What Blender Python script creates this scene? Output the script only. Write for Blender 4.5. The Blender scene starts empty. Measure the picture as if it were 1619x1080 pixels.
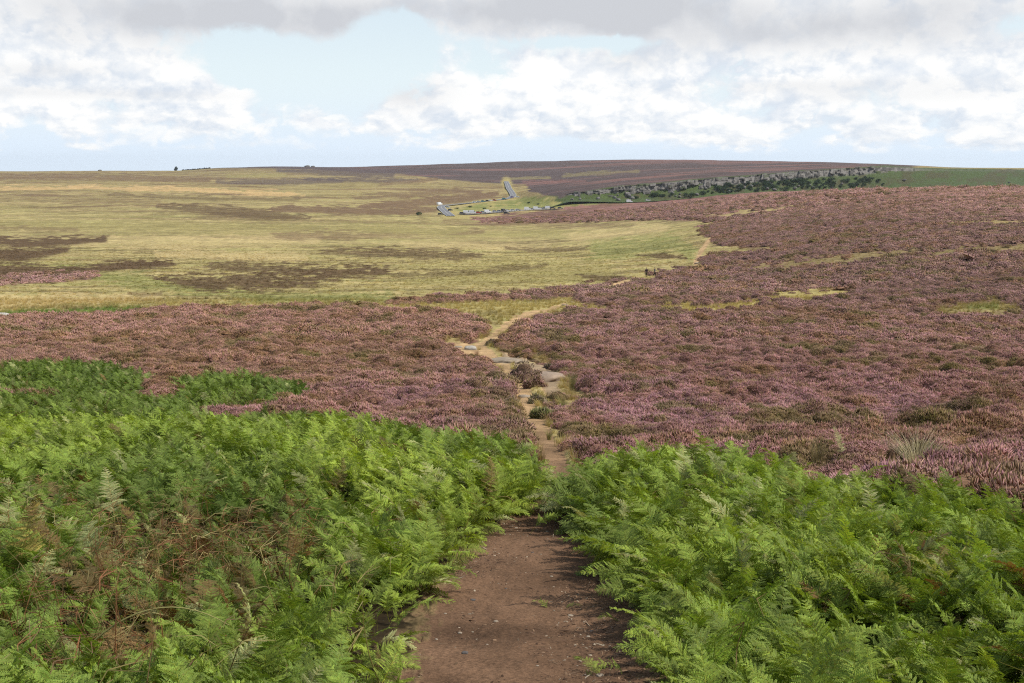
import bpy, math, random
import numpy as np
from mathutils import Vector, Matrix
random.seed(7)
rng = np.random.default_rng(11)
scn = bpy.context.scene
COL = scn.collection
R = math.radians

# ------------------------------------------------------------------ camera model (photo 1619 x 1080)
F, CX, CY = 1736.0, 809.5, 540.0
PITCH = R(9.1); SP, CP = math.sin(PITCH), math.cos(PITCH)

def t_of(py):                      # z / y of the ray through row py
    v = (np.asarray(py, float) - CY) / F
    return (-SP - v * CP) / (CP - v * SP)

def project(x, y, z):
    d = y * CP - z * SP
    d = np.where(d < 0.05, 0.05, d)
    return CX + F * x / d, CY - F * (y * SP + z * CP) / d

# ------------------------------------------------------------------ noise
def _hash(ix, iy, seed):
    h = (ix.astype(np.int64) * 374761393 + iy.astype(np.int64) * 668265263 + seed * 982451653) & 0xFFFFFFFF
    h = ((h ^ (h >> 13)) * 1274126177) & 0xFFFFFFFF
    h = (h ^ (h >> 16)) & 0xFFFFFFFF
    return h / 4294967295.0

def vnoise(x, y, seed=0):
    x = np.asarray(x, float); y = np.asarray(y, float)
    ix = np.floor(x); iy = np.floor(y)
    fx = x - ix; fy = y - iy
    fx = fx * fx * fx * (fx * (fx * 6 - 15) + 10); fy = fy * fy * fy * (fy * (fy * 6 - 15) + 10)
    a = _hash(ix, iy, seed); b = _hash(ix + 1, iy, seed); c = _hash(ix, iy + 1, seed); d = _hash(ix + 1, iy + 1, seed)
    return (a + (b - a) * fx) * (1 - fy) + (c + (d - c) * fx) * fy

def fbm(x, y, octv=4, seed=0, gain=0.5):
    s = 0.0; a = 1.0; n = 0.0
    for i in range(octv):
        s = s + a * (vnoise(x, y, seed + i * 17) * 2 - 1); n += a
        x = x * 2.03 + 11.3; y = y * 2.03 - 7.1; a *= gain
    return s / n

def sstep(a, b, x):
    t = np.clip((x - a) / (b - a), 0, 1)
    return t * t * (3 - 2 * t)

def lin(c):
    c = np.asarray(c, float) / 255.0
    return np.where(c <= 0.04045, c / 12.92, ((c + 0.055) / 1.055) ** 2.4)

# ------------------------------------------------------------------ terrain
NEAR = [(0, -1.65), (6.3, -3.12), (10, -3.95), (15, -4.87), (22, -6.17), (39, -8.85), (65, -11.8), (105, -14.5)]
def P(py, y): return (y, float(t_of(py)) * y)
COLS = {  # azimuth column: knots A..H  (row, distance) or (None, distance, z)
 0:    [(433,230),(380,430),(340,690),(318,900),(305,1080),(297,1200),(292,1280),(281,1650)],
 300:  [(433,230),(380,430),(340,690),(318,900),(305,1080),(297,1200),(292,1280),(280,1650)],
 600:  [(433,230),(380,440),(342,700),(325,860),(314,1000),(302,1150),(296,1240),(281,1550)],
 700:  [(433,230),(380,450),(343,720),(336,780),(326,900),(317,1000),(303,1180),(288,1420)],
 809:  [(433,230),(380,460),(343,720),(335.5,800),(326,900),(314,1040),(300,1200),(285,1500)],
 860:  [(433,233),(380,445),(343,690),(335,780),(None,820,-34),(321,880),(312,910),(283,1500)],
 900:  [(433,235),(380,430),(343,660),(331.5,770),(None,820,-33),(317,870),(307,890),(280,1500)],
 1000: [(433,225),(380,390),(341,600),(324,760),(None,810,-33),(318,890),(294,906),(272,1500)],
 1100: [(433,215),(380,340),(340,520),(317,700),(None,780,-31),(311,907),(285,924),(268,1450)],
 1200: [(433,200),(380,300),(340,430),(309,620),(None,740,-28.5),(302,930),(278,950),(266,1400)],
 1300: [(433,185),(380,270),(340,370),(303.5,550),(None,720,-27),(299,955),(268,977),(262,1400)],
 1400: [(433,170),(380,240),(335,330),(301,480),(None,690,-26),(297,985),(264,1008),(262,1300)],
 1500: [(433,160),(380,220),(330,310),(300,440),(None,660,-24),(295,990),(267.5,1040),(266,1200)],
 1619: [(433,150),(380,205),(330,285),(299.5,400),(None,650,-22),(296,1000),(269,1080),(267,1220)],
}
SKY = [(-300,270,2400),(0,271,2400),(60,271,2400),(280,270,2400),(345,266,2400),(430,263,2400),(490,264,2400),(560,264,2400),(640,262,2450),
       (700,259.5,2450),(809,256,2500),(900,254,2400),(1000,252.5,2300),(1100,253,2250),(1200,254.6,2100),(1300,256.5,2000),
       (1400,259.5,1800),(1450,262.5,1600),(1500,265,1500),(1619,265.5,1400),(1900,264,1400)]
cpx = np.array(sorted(COLS)); NK = 8
KY = np.zeros((len(cpx), NK)); KZ = np.zeros((len(cpx), NK))
for i, p in enumerate(cpx):
    for j, k in enumerate(COLS[p]):
        if k[0] is None: KY[i, j], KZ[i, j] = k[1], k[2]
        else: KY[i, j], KZ[i, j] = P(*k)
skp = np.array([s[0] for s in SKY]); skr = np.array([s[1] for s in SKY], float); skd = np.array([s[2] for s in SKY], float)

def pchip(x, y, xq):
    h = np.diff(x); d = np.diff(y) / h
    m = np.zeros_like(x)
    for i in range(1, len(x) - 1):
        if d[i - 1] * d[i] > 0:
            w1 = 2 * h[i] + h[i - 1]; w2 = h[i] + 2 * h[i - 1]
            m[i] = (w1 + w2) / (w1 / d[i - 1] + w2 / d[i])
    m[0] = d[0]; m[-1] = d[-1]
    k = np.clip(np.searchsorted(x, xq) - 1, 0, len(h) - 1)
    t = (xq - x[k]) / h[k]
    return ((2*t**3 - 3*t**2 + 1) * y[k] + (t**3 - 2*t**2 + t) * h[k] * m[k] + (-2*t**3 + 3*t**2) * y[k+1] + (t**3 - t**2) * h[k] * m[k+1])

NA, NS, AMAX = 321, 1600, 0.72
AG = np.linspace(-AMAX, AMAX, NA); SG = np.linspace(0, math.log(6001.0), NS); YG = np.exp(SG) - 1
PXG = CX + AG * F * 1.0122         # column at the horizon row
KYA = np.zeros((NA, NK)); KZA = np.zeros((NA, NK))
def sm(xs, ys, q):
    q = np.clip(q, xs[0], xs[-1]); v = np.interp(q, xs, ys)
    for o in (8, 16, 24):
        v = v + np.interp(np.clip(q - o, xs[0], xs[-1]), xs, ys) + np.interp(np.clip(q + o, xs[0], xs[-1]), xs, ys)
    return v / 7
for j in range(NK):
    KYA[:, j] = sm(cpx, KY[:, j], PXG); KZA[:, j] = sm(cpx, KZ[:, j], PXG)
SKR = sm(skp, skr, PXG); SKD = sm(skp, skd, PXG)
TAB = np.zeros((NA, NS))
for i in range(NA):
    xs = np.array([k[0] for k in NEAR] + list(KYA[i]) + [SKD[i], SKD[i] * 1.5, 6500])
    zi = float(t_of(SKR[i])) * SKD[i]
    zs = np.array([k[1] for k in NEAR] + list(KZA[i]) + [zi, zi - 40, zi - 120])
    TAB[i] = pchip(xs, zs, YG)

def base_z(x, y):
    x = np.asarray(x, float); y = np.asarray(y, float)
    a = np.clip(x / np.maximum(y, 2.5), -AMAX, AMAX - 1e-6)
    fi = (a + AMAX) / (2 * AMAX) * (NA - 1); i = np.clip(fi.astype(int), 0, NA - 2); fi = fi - i
    s = np.log(np.clip(y, 0, 5990) + 1) / SG[-1] * (NS - 1); k = np.clip(s.astype(int), 0, NS - 2); s = s - k
    z = (TAB[i, k] * (1 - s) + TAB[i, k + 1] * s) * (1 - fi) + (TAB[i + 1, k] * (1 - s) + TAB[i + 1, k + 1] * s) * fi
    return np.where(y < 0, -1.65 - 0.2 * y, z)

# ------------------------------------------------------------------ ground cover plan
def stroke(px, py, pts, soft=0.35):
    """1 on the line of the stroke, 0 at its half width; pts = (px, py, half width)"""
    out = np.full(px.shape, -9.0)
    w = max(p[2] for p in pts) * 3 + 4
    x0 = min(p[0] for p in pts) - w; x1 = max(p[0] for p in pts) + w; y0 = min(p[1] for p in pts) - w; y1 = max(p[1] for p in pts) + w
    m = np.nonzero((px > x0) & (px < x1) & (py > y0) & (py < y1))[0]
    if not len(m): return out
    X, Y = px[m], py[m]; best = np.full(len(m), -9.0)
    for (ax, ay, aw), (bx, by, bw) in zip(pts[:-1], pts[1:]):
        dx, dy = bx - ax, by - ay; L = dx * dx + dy * dy + 1e-9
        t = np.clip(((X - ax) * dx + (Y - ay) * dy) / L, 0, 1)
        d = np.hypot(X - ax - t * dx, Y - ay - t * dy)
        best = np.maximum(best, 1 - d / (aw + (bw - aw) * t))
    out[m] = best
    return out

def poly(px, py, pts, scale):
    """signed distance (inside positive) / scale"""
    pts = np.array(pts, float); inside = np.zeros(px.shape, bool); d2 = np.full(px.shape, 1e12)
    for (ax, ay), (bx, by) in zip(pts, np.roll(pts, -1, 0)):
        dx, dy = bx - ax, by - ay
        t = np.clip(((px - ax) * dx + (py - ay) * dy) / (dx * dx + dy * dy + 1e-9), 0, 1)
        d2 = np.minimum(d2, (px - ax - t * dx) ** 2 + (py - ay - t * dy) ** 2)
        if ay != by:
            c = ((ay > py) != (by > py)) & (px < dx * (py - ay) / (by - ay) + ax)
            inside ^= c
    return np.where(inside, 1, -1) * np.sqrt(d2) / scale

PATH = [(838,1300,270),(838,1080,218),(832,990,190),(822,915,142),(840,860,96),(868,822,24),(884,797,8),(892,770,8),(885,745,20),(862,700,19),(846,665,17),(834,642,11),(828,625,13),
        (808,602,8),(799,580,8),(775,561,7),(758,546,6.5),(783,530,6.5),(799,516,6),(818,504,5.5),(850,493,4.5),(893,482,2.5)]
PATH_B = [(766,558,6),(738,551,7),(702,545,4)]
PATH_C = [(874,618,12),(866,595,15),(840,578,9),(800,567,10)]
PATH_D = [[(960,456,3),(985,447,3.2),(1000,443,2)],[(1099,418,3.2),(1106,402,3.8),(1118,384,3.6),(1123,377,2.5)]]
EDGE_Y = [720, 745, 770, 797, 815, 830, 860, 915, 990, 1080, 1300]      # the near, earthy stretch of the path: left and right edge
EDGE_L = [842, 848, 857, 842, 806, 776, 738, 690, 655, 628, 560]; EDGE_R = [898, 928, 928, 915, 898, 906, 926, 976, 1026, 1048, 1110]
HEATH_R = [(3000,270),(1900,285),(1619,290),(1400,292),(1200,300),(1000,318),(880,331),(745,344),(760,353),(900,351),(1010,347),(1090,349),(1130,352),(1105,362),(1118,377),(1145,388),
           (1225,391),(1215,399),(1130,402),(1112,412),(1108,424),(1040,432),(960,453),(905,478),(900,490),(842,502),(805,530),(778,550),(805,562),(872,585),(885,620),(855,650),
           (890,700),(915,740),(960,800),(3000,1000)]
HEATH_L = [(-1500,520),(0,506),(230,493),(420,488),(560,487),(700,491),(755,508),(778,524),(745,545),(762,556),(788,582),(802,606),(822,640),(840,690),(866,740),(840,800),(-1500,900)]
BR_L = [(-1500,1300),(-1500,590),(0,612),(150,612),(215,606),(300,622),(345,655),(430,655),(520,645),(600,664),(700,682),(790,690),(850,705),(872,740),(880,770),(888,790),(835,800),(800,815),(765,832),(730,862),(690,900),
        (665,960),(635,1020),(625,1080),(560,1300)]
BR_BACK = [(-500,575),(0,568),(60,562),(130,566),(190,576),(235,592),(210,606),(100,612),(-500,615)]
BR_MID = [(268,600),(330,588),(400,590),(470,600),(505,612),(430,628),(345,632),(290,620)]
BR_R = [(1080,1300),(1045,1080),(1030,1010),(1015,955),(950,890),(905,850),(888,815),(892,775),(925,735),(990,722),(1060,712),(1150,716),(1230,726),(1300,748),(1400,752),(1480,762),(1560,772),(1640,800),(2200,830),(3200,880),(3200,1300)]

C = {k: lin(v) for k, v in dict(
    grass=(180,166,110), straw=(200,178,126), brightstraw=(212,178,124), olive=(160,148,94), green=(108,132,58), heath=(104,84,60), brown=(124,100,76),
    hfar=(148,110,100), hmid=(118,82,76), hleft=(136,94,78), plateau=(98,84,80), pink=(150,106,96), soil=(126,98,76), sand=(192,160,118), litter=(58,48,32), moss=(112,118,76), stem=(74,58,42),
    slab=(150,136,116), crag=(84,96,56), verge=(180,164,106)).items()}
K_ALB = 0.72

STROKES = [ # colour, strength, raggedness, points
 ('olive',.6,.8,[(0,355,12),(300,360,12),(640,362,10)]), ('straw',.6,.6,[(0,378,7),(250,385,10),(500,378,8)]), ('straw',.7,.6,[(480,407,7),(250,402,8)]),
 ('straw',.8,.6,[(0,478,12),(120,474,10),(250,470,6)]), ('green',.35,.6,[(100,425,10),(230,445,14),(420,470,10),(620,472,8)]),
 ('green',.35,.7,[(950,395,20),(1060,385,16),(1090,400,12)]), ('straw',.6,.6,[(900,372,10),(1050,360,8)]), ('straw',.5,.7,[(640,385,8),(860,392,8)]),
 ('olive',.6,.7,[(650,440,14),(850,430,16),(960,425,12)]), ('olive',.4,.8,[(700,372,8),(900,360,6)]),
 ('brown',.75,.6,[(0,280,6),(180,280,6),(330,284,4)]), ('plateau',.7,.5,[(345,288,3),(440,288,6),(540,286,4)]), ('olive',.7,.6,[(360,279,4),(450,276,4)]),
 ('brown',.35,.8,[(0,312,9),(250,316,9)]), ('heath',.5,.7,[(170,309,3),(330,313,4),(470,314,4)]),
 ('plateau',.8,.4,[(440,269,4),(520,272,6),(620,276,5)]), ('plateau',.75,.5,[(480,283,2),(600,285,5),(660,284,3)]),
 ('brightstraw',.75,.8,[(-50,299,3),(60,297,4),(130,297,2)]), ('brightstraw',.75,.8,[(110,294,2.5),(220,298,4),(340,302,4),(440,306,4),(480,309,2)]),
 ('brown',.7,.6,[(560,312,3),(640,308,6),(760,302,5)]), ('heath',.8,.5,[(250,327,3),(350,334,9),(450,342,8),(490,345,3)]), ('brown',.9,.45,[(430,330,5),(540,333,9),(640,334,8),(690,330,5)]),
 ('brown',.9,.35,[(570,325,3),(650,320,7),(740,313,8),(786,306,4)]), ('brown',.6,.5,[(690,283,3),(600,292,3)]),
 ('brown',.6,.7,[(440,373,6),(560,372,8),(660,368,6),(760,366,4)]), ('olive',.8,.6,[(580,362,6),(690,366,7),(740,362,4)]), ('brown',.5,.7,[(0,360,4),(120,363,4)]),
 ('heath',1,.45,[(-60,382,8),(60,383,9),(170,378,5)]), ('heath',1,.4,[(-60,402,14),(40,402,13),(110,394,5)]), ('heath',1,.4,[(-60,428,16),(50,430,14),(110,432,8)]),
 ('heath',1,.45,[(90,432,5),(190,420,9),(270,416,6)]), ('hmid',.6,.5,[(-60,443,9),(80,442,7),(150,436,5)]),
 ('heath',.95,.75,[(245,440,5),(330,448,14),(450,445,17),(540,432,12),(610,428,8)]), ('heath',.8,.8,[(335,422,8),(400,424,8),(520,428,8)]), ('heath',.8,.7,[(510,398,6),(620,400,9),(720,404,8),(760,404,4)]),
 ('heath',.6,.8,[(620,435,6),(760,430,5),(860,420,4)]), ('brown',.5,.8,[(700,350,3),(880,355,5),(1000,356,3)]), ('heath',.85,.5,[(1010,403,2),(1050,404,4),(1085,408,3)]),
 ('heath',.7,.6,[(800,392,3),(860,396,5),(930,392,3)]), ('heath',.6,.5,[(210,465,3),(250,466,4)]), ('hmid',1,.4,[(625,480,3),(700,475,6),(785,472,4)]), ('hmid',1,.4,[(795,474,4),(860,467,9),(930,458,7),(990,446,4)]),
 ('heath',.8,.6,[(920,437,3),(965,440,6),(1000,438,3)]),
 ('verge',.9,.5,[(600,488,4),(720,487,7),(850,488,8),(900,482,6),(955,490,4)]), ('green',.9,.5,[(-60,499,4),(20,497,4),(120,493,4),(225,490,4)]),
 ('verge',.8,.9,[(1115,343,3),(1180,337,5),(1260,327,3.5)]), ('verge',.8,.5,[(1285,318,1.6),(1340,316,2)]), ('verge',.7,.6,[(1505,353,2.5),(1560,352,3.5),(1640,351,3)]),
 ('verge',1,.6,[(1050,488,6),(1130,486,8),(1190,482,8),(1225,472,7),(1290,466,8),(1350,460,4)]), ('olive',.66,.8,[(1110,429,4),(1260,416,7),(1420,402,7),(1640,388,7)]), ('olive',.8,.5,[(1490,490,9),(1550,486,13),(1610,488,9)]),
 ('green',.4,.6,[(1540,488,5),(1580,486,5)]), ('olive',.6,.7,[(1020,528,6),(1090,524,8)]), ('olive',.6,.7,[(1150,530,5),(1240,528,8)]), ('olive',.5,.7,[(1450,430,5),(1619,415,5)]),
 ('verge',.7,.6,[(880,600,12),(900,620,18),(905,650,10)]), ('verge',.8,.5,[(735,612,6),(765,618,6)]), ('verge',.8,.5,[(700,540,5),(725,543,5)]), ('verge',.6,.6,[(848,555,6),(870,572,8)]),
 ('verge',.95,.4,[(1003,439,3.5),(1024,440,5),(1046,438,3.5)]), ('verge',.8,.3,[(1385,742,9),(1450,748,15),(1510,744,9)]),
 ('verge',.6,.6,[(850,680,12),(880,690,14)]), ('pink',.5,.7,[(828,288,2),(870,287,3.5),(925,287,2)]), ('olive',.4,.8,[(890,278,2),(950,274,3),(1010,271,2)]), ('olive',.5,.6,[(800,283,2),(870,281,2)]),
]
PLATEAU = [(300,267),(430,266),(520,270),(640,276),(700,284),(775,289),(830,291),(838,303),(868,311),(890,318),(1000,296),(1200,281),(1300,271),(1430,265),(1460,262),(1460,230),(300,230)]
CARPARK_G = [(716,331),(760,322),(800,318),(830,313),(872,310),(905,320),(960,316),(990,318),(940,325),(850,330),(790,333),(730,337)]
VALLEY_ROAD = [(690,322,6),(706,338,9),(740,341,5),(800,338,4),(870,331,3)]
ROADPX = [(800,287),(802,291),(805,299),(810,306),(812,310),(806,314),(785,317),(750,321),(715,324),(699,325.5),(697,328),(700,332),(706,337),(714,343)]

def cover(x, y, z, detail=True):
    px, py = project(x, y, z)
    s = np.log(np.maximum(y, 1.0)); a = x / np.maximum(y, 2.5)
    n1 = fbm(a * 60, s * 30, 4, 3); n2 = fbm(a * 160 + 9, s * 60, 4, 5); n3 = fbm(x / 3.0, y / 3.0, 3, 9)
    rag = 0.6 * n1 + 0.6 * n2
    wx = px + 14 * n1 * np.clip((py - 240) / 200, .2, 1.5); wy = py + 4.5 * n2 * np.clip((py - 240) / 200, .15, 2)
    n = len(px); col = np.tile(C['grass'], (n, 1))
    heather = np.zeros(n)
    def put(name, w):
        nonlocal col
        w = np.clip(w, 0, 1)[:, None]; col = col * (1 - w) + C[name] * w if isinstance(name, str) else col * (1 - w) + name * w
    put('straw', sstep(-.15, .45, fbm(a * 9, s * 60, 4, 21) + .35 * n1) * .6)
    put('green', sstep(.0, .5, fbm(a * 7 + 2, s * 48, 4, 23) + .3 * n2) * .24 * sstep(280, 360, py))
    put('brown', sstep(.05, .5, fbm(a * 8 + 5, s * 75, 4, 27) + .4 * n2) * (.35 + .3 * sstep(390, 300, py)))
    put('olive', sstep(0, .5, fbm(a * 14 + 4, s * 18, 4, 31)) * .6)
    put('brown', sstep(.1, .5, fbm(a * 12 + 4, s * 26, 4, 41)) * .75 * sstep(420, 300, py))
    put('heath', sstep(.12, .5, fbm(a * 60 + 4, s * 70, 4, 43) + .35 * fbm(a * 9, s * 14, 2, 44)) * .3)
    put('heath', sstep(.18, .42, fbm(a * 10 + 3, s * 34, 4, 47) + .35 * n2 + .2 * n3) * .5 * sstep(310, 340, py))
    put('brown', sstep(360, 270, py) * .35)
    pl = sstep(-.6, .6, poly(wx, wy, PLATEAU, 2.0) + rag * .5)
    pm = C['plateau'] * (1 + .22 * fbm(a * 30, s * 60, 4, 51)[:, None])
    put(pm, pl)
    put('hfar', pl * sstep(.05, .5, fbm(a * 9, s * 24, 3, 61) + sstep(900, 1200, px) * .12) * .6)
    put(C['moss'] * (.85 + .5 * n2 + .35 * n1)[:, None], sstep(-.5, .5, poly(px, py, [(1425,266),(1500,266),(1640,268),(1900,268),(1900,300),(1360,300),(1380,285)], 5)) * .85)
    put('green', sstep(-.6, .6, poly(wx, wy, CARPARK_G, 3) + rag) * .5); put('verge', sstep(.1, .6, n2 + n1) * sstep(-.6, .6, poly(px, py, CARPARK_G, 3)) * .7)
    put('verge', sstep(-.3, .5, stroke(px, py, VALLEY_ROAD) + rag * .4) * .9)
    put('verge', sstep(-.3, .5, stroke(px, py, [(p[0], p[1], 8 if p[1] < 312 else 3) for p in ROADPX]) + rag * .3) * .9)
    put('crag', sstep(-.5, .5, poly(px, py, [(872,318),(900,309),(960,297),(1000,293),(1100,284),(1200,277),(1300,267),(1400,262),(1440,264),(1440,300),(1200,306),(1000,323),(900,322)], 2)))
    hr = poly(wx, wy, HEATH_R, 6.0); hl = poly(wx, wy, HEATH_L, 6.0)
    wr = sstep(-.5, .5, hr + rag); wl = sstep(-.5, .5, hl + rag)
    heather = np.maximum(wr, wl)
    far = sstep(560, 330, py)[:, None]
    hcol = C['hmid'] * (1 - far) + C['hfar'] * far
    hcol = hcol * (1 - (wl * (px < 830))[:, None] * .7) + C['hleft'] * (wl * (px < 830))[:, None] * .7
    var = fbm(a * 40, s * 40, 5, 71)
    hcol = hcol * (1 + .25 * var[:, None]); hb = (sstep(.05, .5, fbm(a * 22 + 3, s * 32, 4, 81)) * .55)[:, None]
    hcol = hcol * (1 - hb) + (C['heath'] * .9) * hb
    put(hcol, heather)
    for name, st, rg, pts in STROKES:
        f = stroke(wx, py + 2.2 * n2 * min(2.0, max(p[2] for p in pts) / 5), pts)
        if f.max() <= -8: continue
        w = sstep(-.35, .42, f + rg * 1.9 * (n2 * .7 + n1 * .5 + .3 * n3) - .1) * st
        w = np.where(f < -8, 0, w)
        if name in ('verge', 'olive', 'green'): heather = heather * (1 - np.clip(w * 1.35, 0, 1))
        if name == 'hmid': heather = np.maximum(heather, w)
        put(name, w)
    edge = stroke(px, py, [(p[0], p[1], p[2] + 9) for p in PATH[7:]]) ; put('verge', sstep(-.1, .5, edge + rag * .8) * .55 * (py < 700))
    heather = heather * (1 - sstep(-.2, .2, edge))
    fp = stroke(px + 5 * n2, py + 2 * n1, PATH[7:]); fp = np.where(py > 775, -9, fp)
    lo = np.interp(py, EDGE_Y, EDGE_L); hi = np.interp(py, EDGE_Y, EDGE_R); fn = 1 - np.abs(px + 5 * n2 - (lo + hi) / 2) / ((hi - lo) / 2)
    fp = np.maximum(fp, np.where(py > 735, np.maximum(fn, -9), -9))
    fo = np.maximum(stroke(px, py, PATH_B), stroke(px, py, PATH_C))
    for q in PATH_D: fo = np.maximum(fo, stroke(px, py, q))
    path = sstep(-.12, .14, np.maximum(fp, fo) + np.where(py < 720, .55, .22) * n2 + np.where(py < 720, .3, .1) * n3)
    pc = C['sand'] * sstep(800, 560, py)[:, None] + C['soil'] * (1 - sstep(800, 560, py))[:, None]
    pc = pc * (1 + .22 * n3[:, None] + .34 * fbm(x / .5 + 3, y / .8, 4, 141)[:, None])
    slab = sstep(-.2, .3, stroke(px, py, PATH_C))[:, None]
    pc = pc * (1 - slab * .6) + C['slab'] * slab * .6
    heather = heather * (1 - np.clip(path * 1.4, 0, 1))
    heather = heather * np.where((px > 770) & (px < 930) & (y < 27), sstep(23, 26, y), 1)
    # bracken: where the tops of the fronds stand
    qx, qy = project(x, y, z + 0.50)
    wob = 0.7 * n1 + 0.7 * n3
    bl = np.maximum(poly(qx, qy, BR_L, 14), np.maximum(poly(qx, qy, BR_BACK, 10), poly(qx, qy, BR_MID, 10)))
    br = poly(qx, qy, BR_R, 14)
    bfl, bfr = bl + wob, br + wob
    bb = poly(qx, qy, BR_BACK, 10); bm = poly(qx, qy, BR_MID, 10)
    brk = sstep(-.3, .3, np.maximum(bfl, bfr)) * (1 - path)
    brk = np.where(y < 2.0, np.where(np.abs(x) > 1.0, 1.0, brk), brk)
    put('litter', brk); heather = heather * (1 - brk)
    put(pc, path)
    return dict(px=px, py=py, col=col, heather=heather, path=path, brk=brk, bl=bfl, br=bfr, pf=np.maximum(fp, fo), n1=n1, n2=n2, back=bb, mid=bm, slab=slab[:, 0])

def relief(x, y, cv):
    nearf = np.clip(1.2 - y / 400, 0, 1)
    h = cv['heather'] * nearf * (.42 * fbm(x / 4.5, y / 4.5, 3, 101) + .34 * fbm(x / 1.5, y / 1.5, 2, 103))
    h = h + (1 - cv['heather']) * nearf * .10 * fbm(x / 2.0, y / 2.0, 3, 111) * np.clip(y / 30, .2, 2)
    h = h + sstep(300, 900, y) * 1.2 * fbm(x / 90, y / 140, 3, 121)
    h = h - cv['path'] * np.where(y < 18, .035, .05) * np.clip(1 - y / 250, 0, 1) + cv['path'] * np.clip(1 - y / 60, 0, 1) * (.05 * fbm(x / .45, y / .45, 4, 131) + .012 * fbm(x / .06, y / .06, 3, 133) + .05 * fbm(x / 1.4, y / 1.4, 2, 135))
    return h

def ground(x, y):
    x = np.asarray(x, float); y = np.asarray(y, float)
    z = base_z(x, y); cv = cover(x, y, z)
    return z + relief(x, y, cv), cv

def at(px, py, ymin=3.0, ymax=2600.0):
    """the point of the ground that the photograph shows at a row and column"""
    px = np.atleast_1d(np.asarray(px, float)); py = np.atleast_1d(np.asarray(py, float))
    v = (py - CY) / F; dy = CP - v * SP; t = t_of(py); ax = (px - CX) / F / dy
    ys = np.exp(np.linspace(math.log(ymin), math.log(ymax), 1500))
    out = []
    for a, tt in zip(ax, t):
        zz = base_z(a * ys, ys) - tt * ys
        k = np.nonzero(zz >= 0)[0]
        k = k[0] if len(k) else len(ys) - 1
        if k > 0:
            f = zz[k - 1] / (zz[k - 1] - zz[k] + 1e-12); yy = ys[k - 1] + (ys[k] - ys[k - 1]) * f
        else: yy = ys[0]
        out.append((a * yy, yy))
    out = np.array(out); z, _ = ground(out[:, 0], out[:, 1])
    return np.column_stack([out, z])

# ------------------------------------------------------------------ materials
def mat(name):
    m = bpy.data.materials.new(name); m.use_nodes = True
    nt = m.node_tree; nt.nodes.clear()
    return m, nt, nt.nodes, nt.links
def N(nt, typ, **kw):
    n = nt.nodes.new(typ)
    for k, v in kw.items():
        if k.startswith('i_'): n.inputs[k[2:].replace('_', ' ')].default_value = v
        else: setattr(n, k, v)
    return n
def mth(nt, op, a, b=None, c=None, clamp=False):
    n = nt.nodes.new('ShaderNodeMath'); n.operation = op; n.use_clamp = clamp
    for i, v in enumerate((a, b, c)):
        if v is None: continue
        if hasattr(v, 'is_linked') or hasattr(v, 'links'): nt.links.new(v, n.inputs[i])
        else: n.inputs[i].default_value = v
    return n.outputs[0]
def mixc(nt, typ, fac, a, b):
    n = nt.nodes.new('ShaderNodeMix'); n.data_type = 'RGBA'; n.blend_type = typ
    for i, v in ((0, fac), (6, a), (7, b)):
        if hasattr(v, 'links'): nt.links.new(v, n.inputs[i])
        elif i == 0: n.inputs[0].default_value = v
        else: n.inputs[i].default_value = (*v[:3], 1)
    return n.outputs[2]
def principled(nt, rough=.9, spec=.2):
    b = nt.nodes.new('ShaderNodeBsdfPrincipled'); o = nt.nodes.new('ShaderNodeOutputMaterial')
    nt.links.new(b.outputs[0], o.inputs[0]); b.inputs['Roughness'].default_value = rough; b.inputs['Specular IOR Level'].default_value = spec
    return b

def ground_mat(name, fine=6.0, bump=.03):
    m, nt, nd, lk = mat(name)
    b = principled(nt, 1.0, .05)
    at_ = N(nt, 'ShaderNodeAttribute', attribute_name='cover')
    tc = N(nt, 'ShaderNodeTexCoord')
    c = at_.outputs['Color']; hs = None
    for sc, lo, hi in ((.09, .82, 1.2), (.7, .72, 1.3), (fine, .62, 1.4)):
        n = N(nt, 'ShaderNodeTexNoise', i_Scale=sc, i_Detail=5.0, i_Roughness=.65); lk.new(tc.outputs['Object'], n.inputs['Vector'])
        mr = N(nt, 'ShaderNodeMapRange'); mr.inputs[1].default_value = .3; mr.inputs[2].default_value = .7; mr.inputs[3].default_value = lo; mr.inputs[4].default_value = hi
        lk.new(n.outputs['Fac'], mr.inputs[0])
        c = mixc(nt, 'MULTIPLY', 1.0, c, mr.outputs[0]); hs = n if sc == .7 else hs; last = n
    lk.new(c, b.inputs['Base Color'])
    hsum = mth(nt, 'MULTIPLY_ADD', hs.outputs['Fac'], 8.0, last.outputs['Fac'])
    bp = N(nt, 'ShaderNodeBump', i_Strength=.6, i_Distance=bump); lk.new(hsum, bp.inputs['Height']); lk.new(bp.outputs[0], b.inputs['Normal'])
    return m

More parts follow.
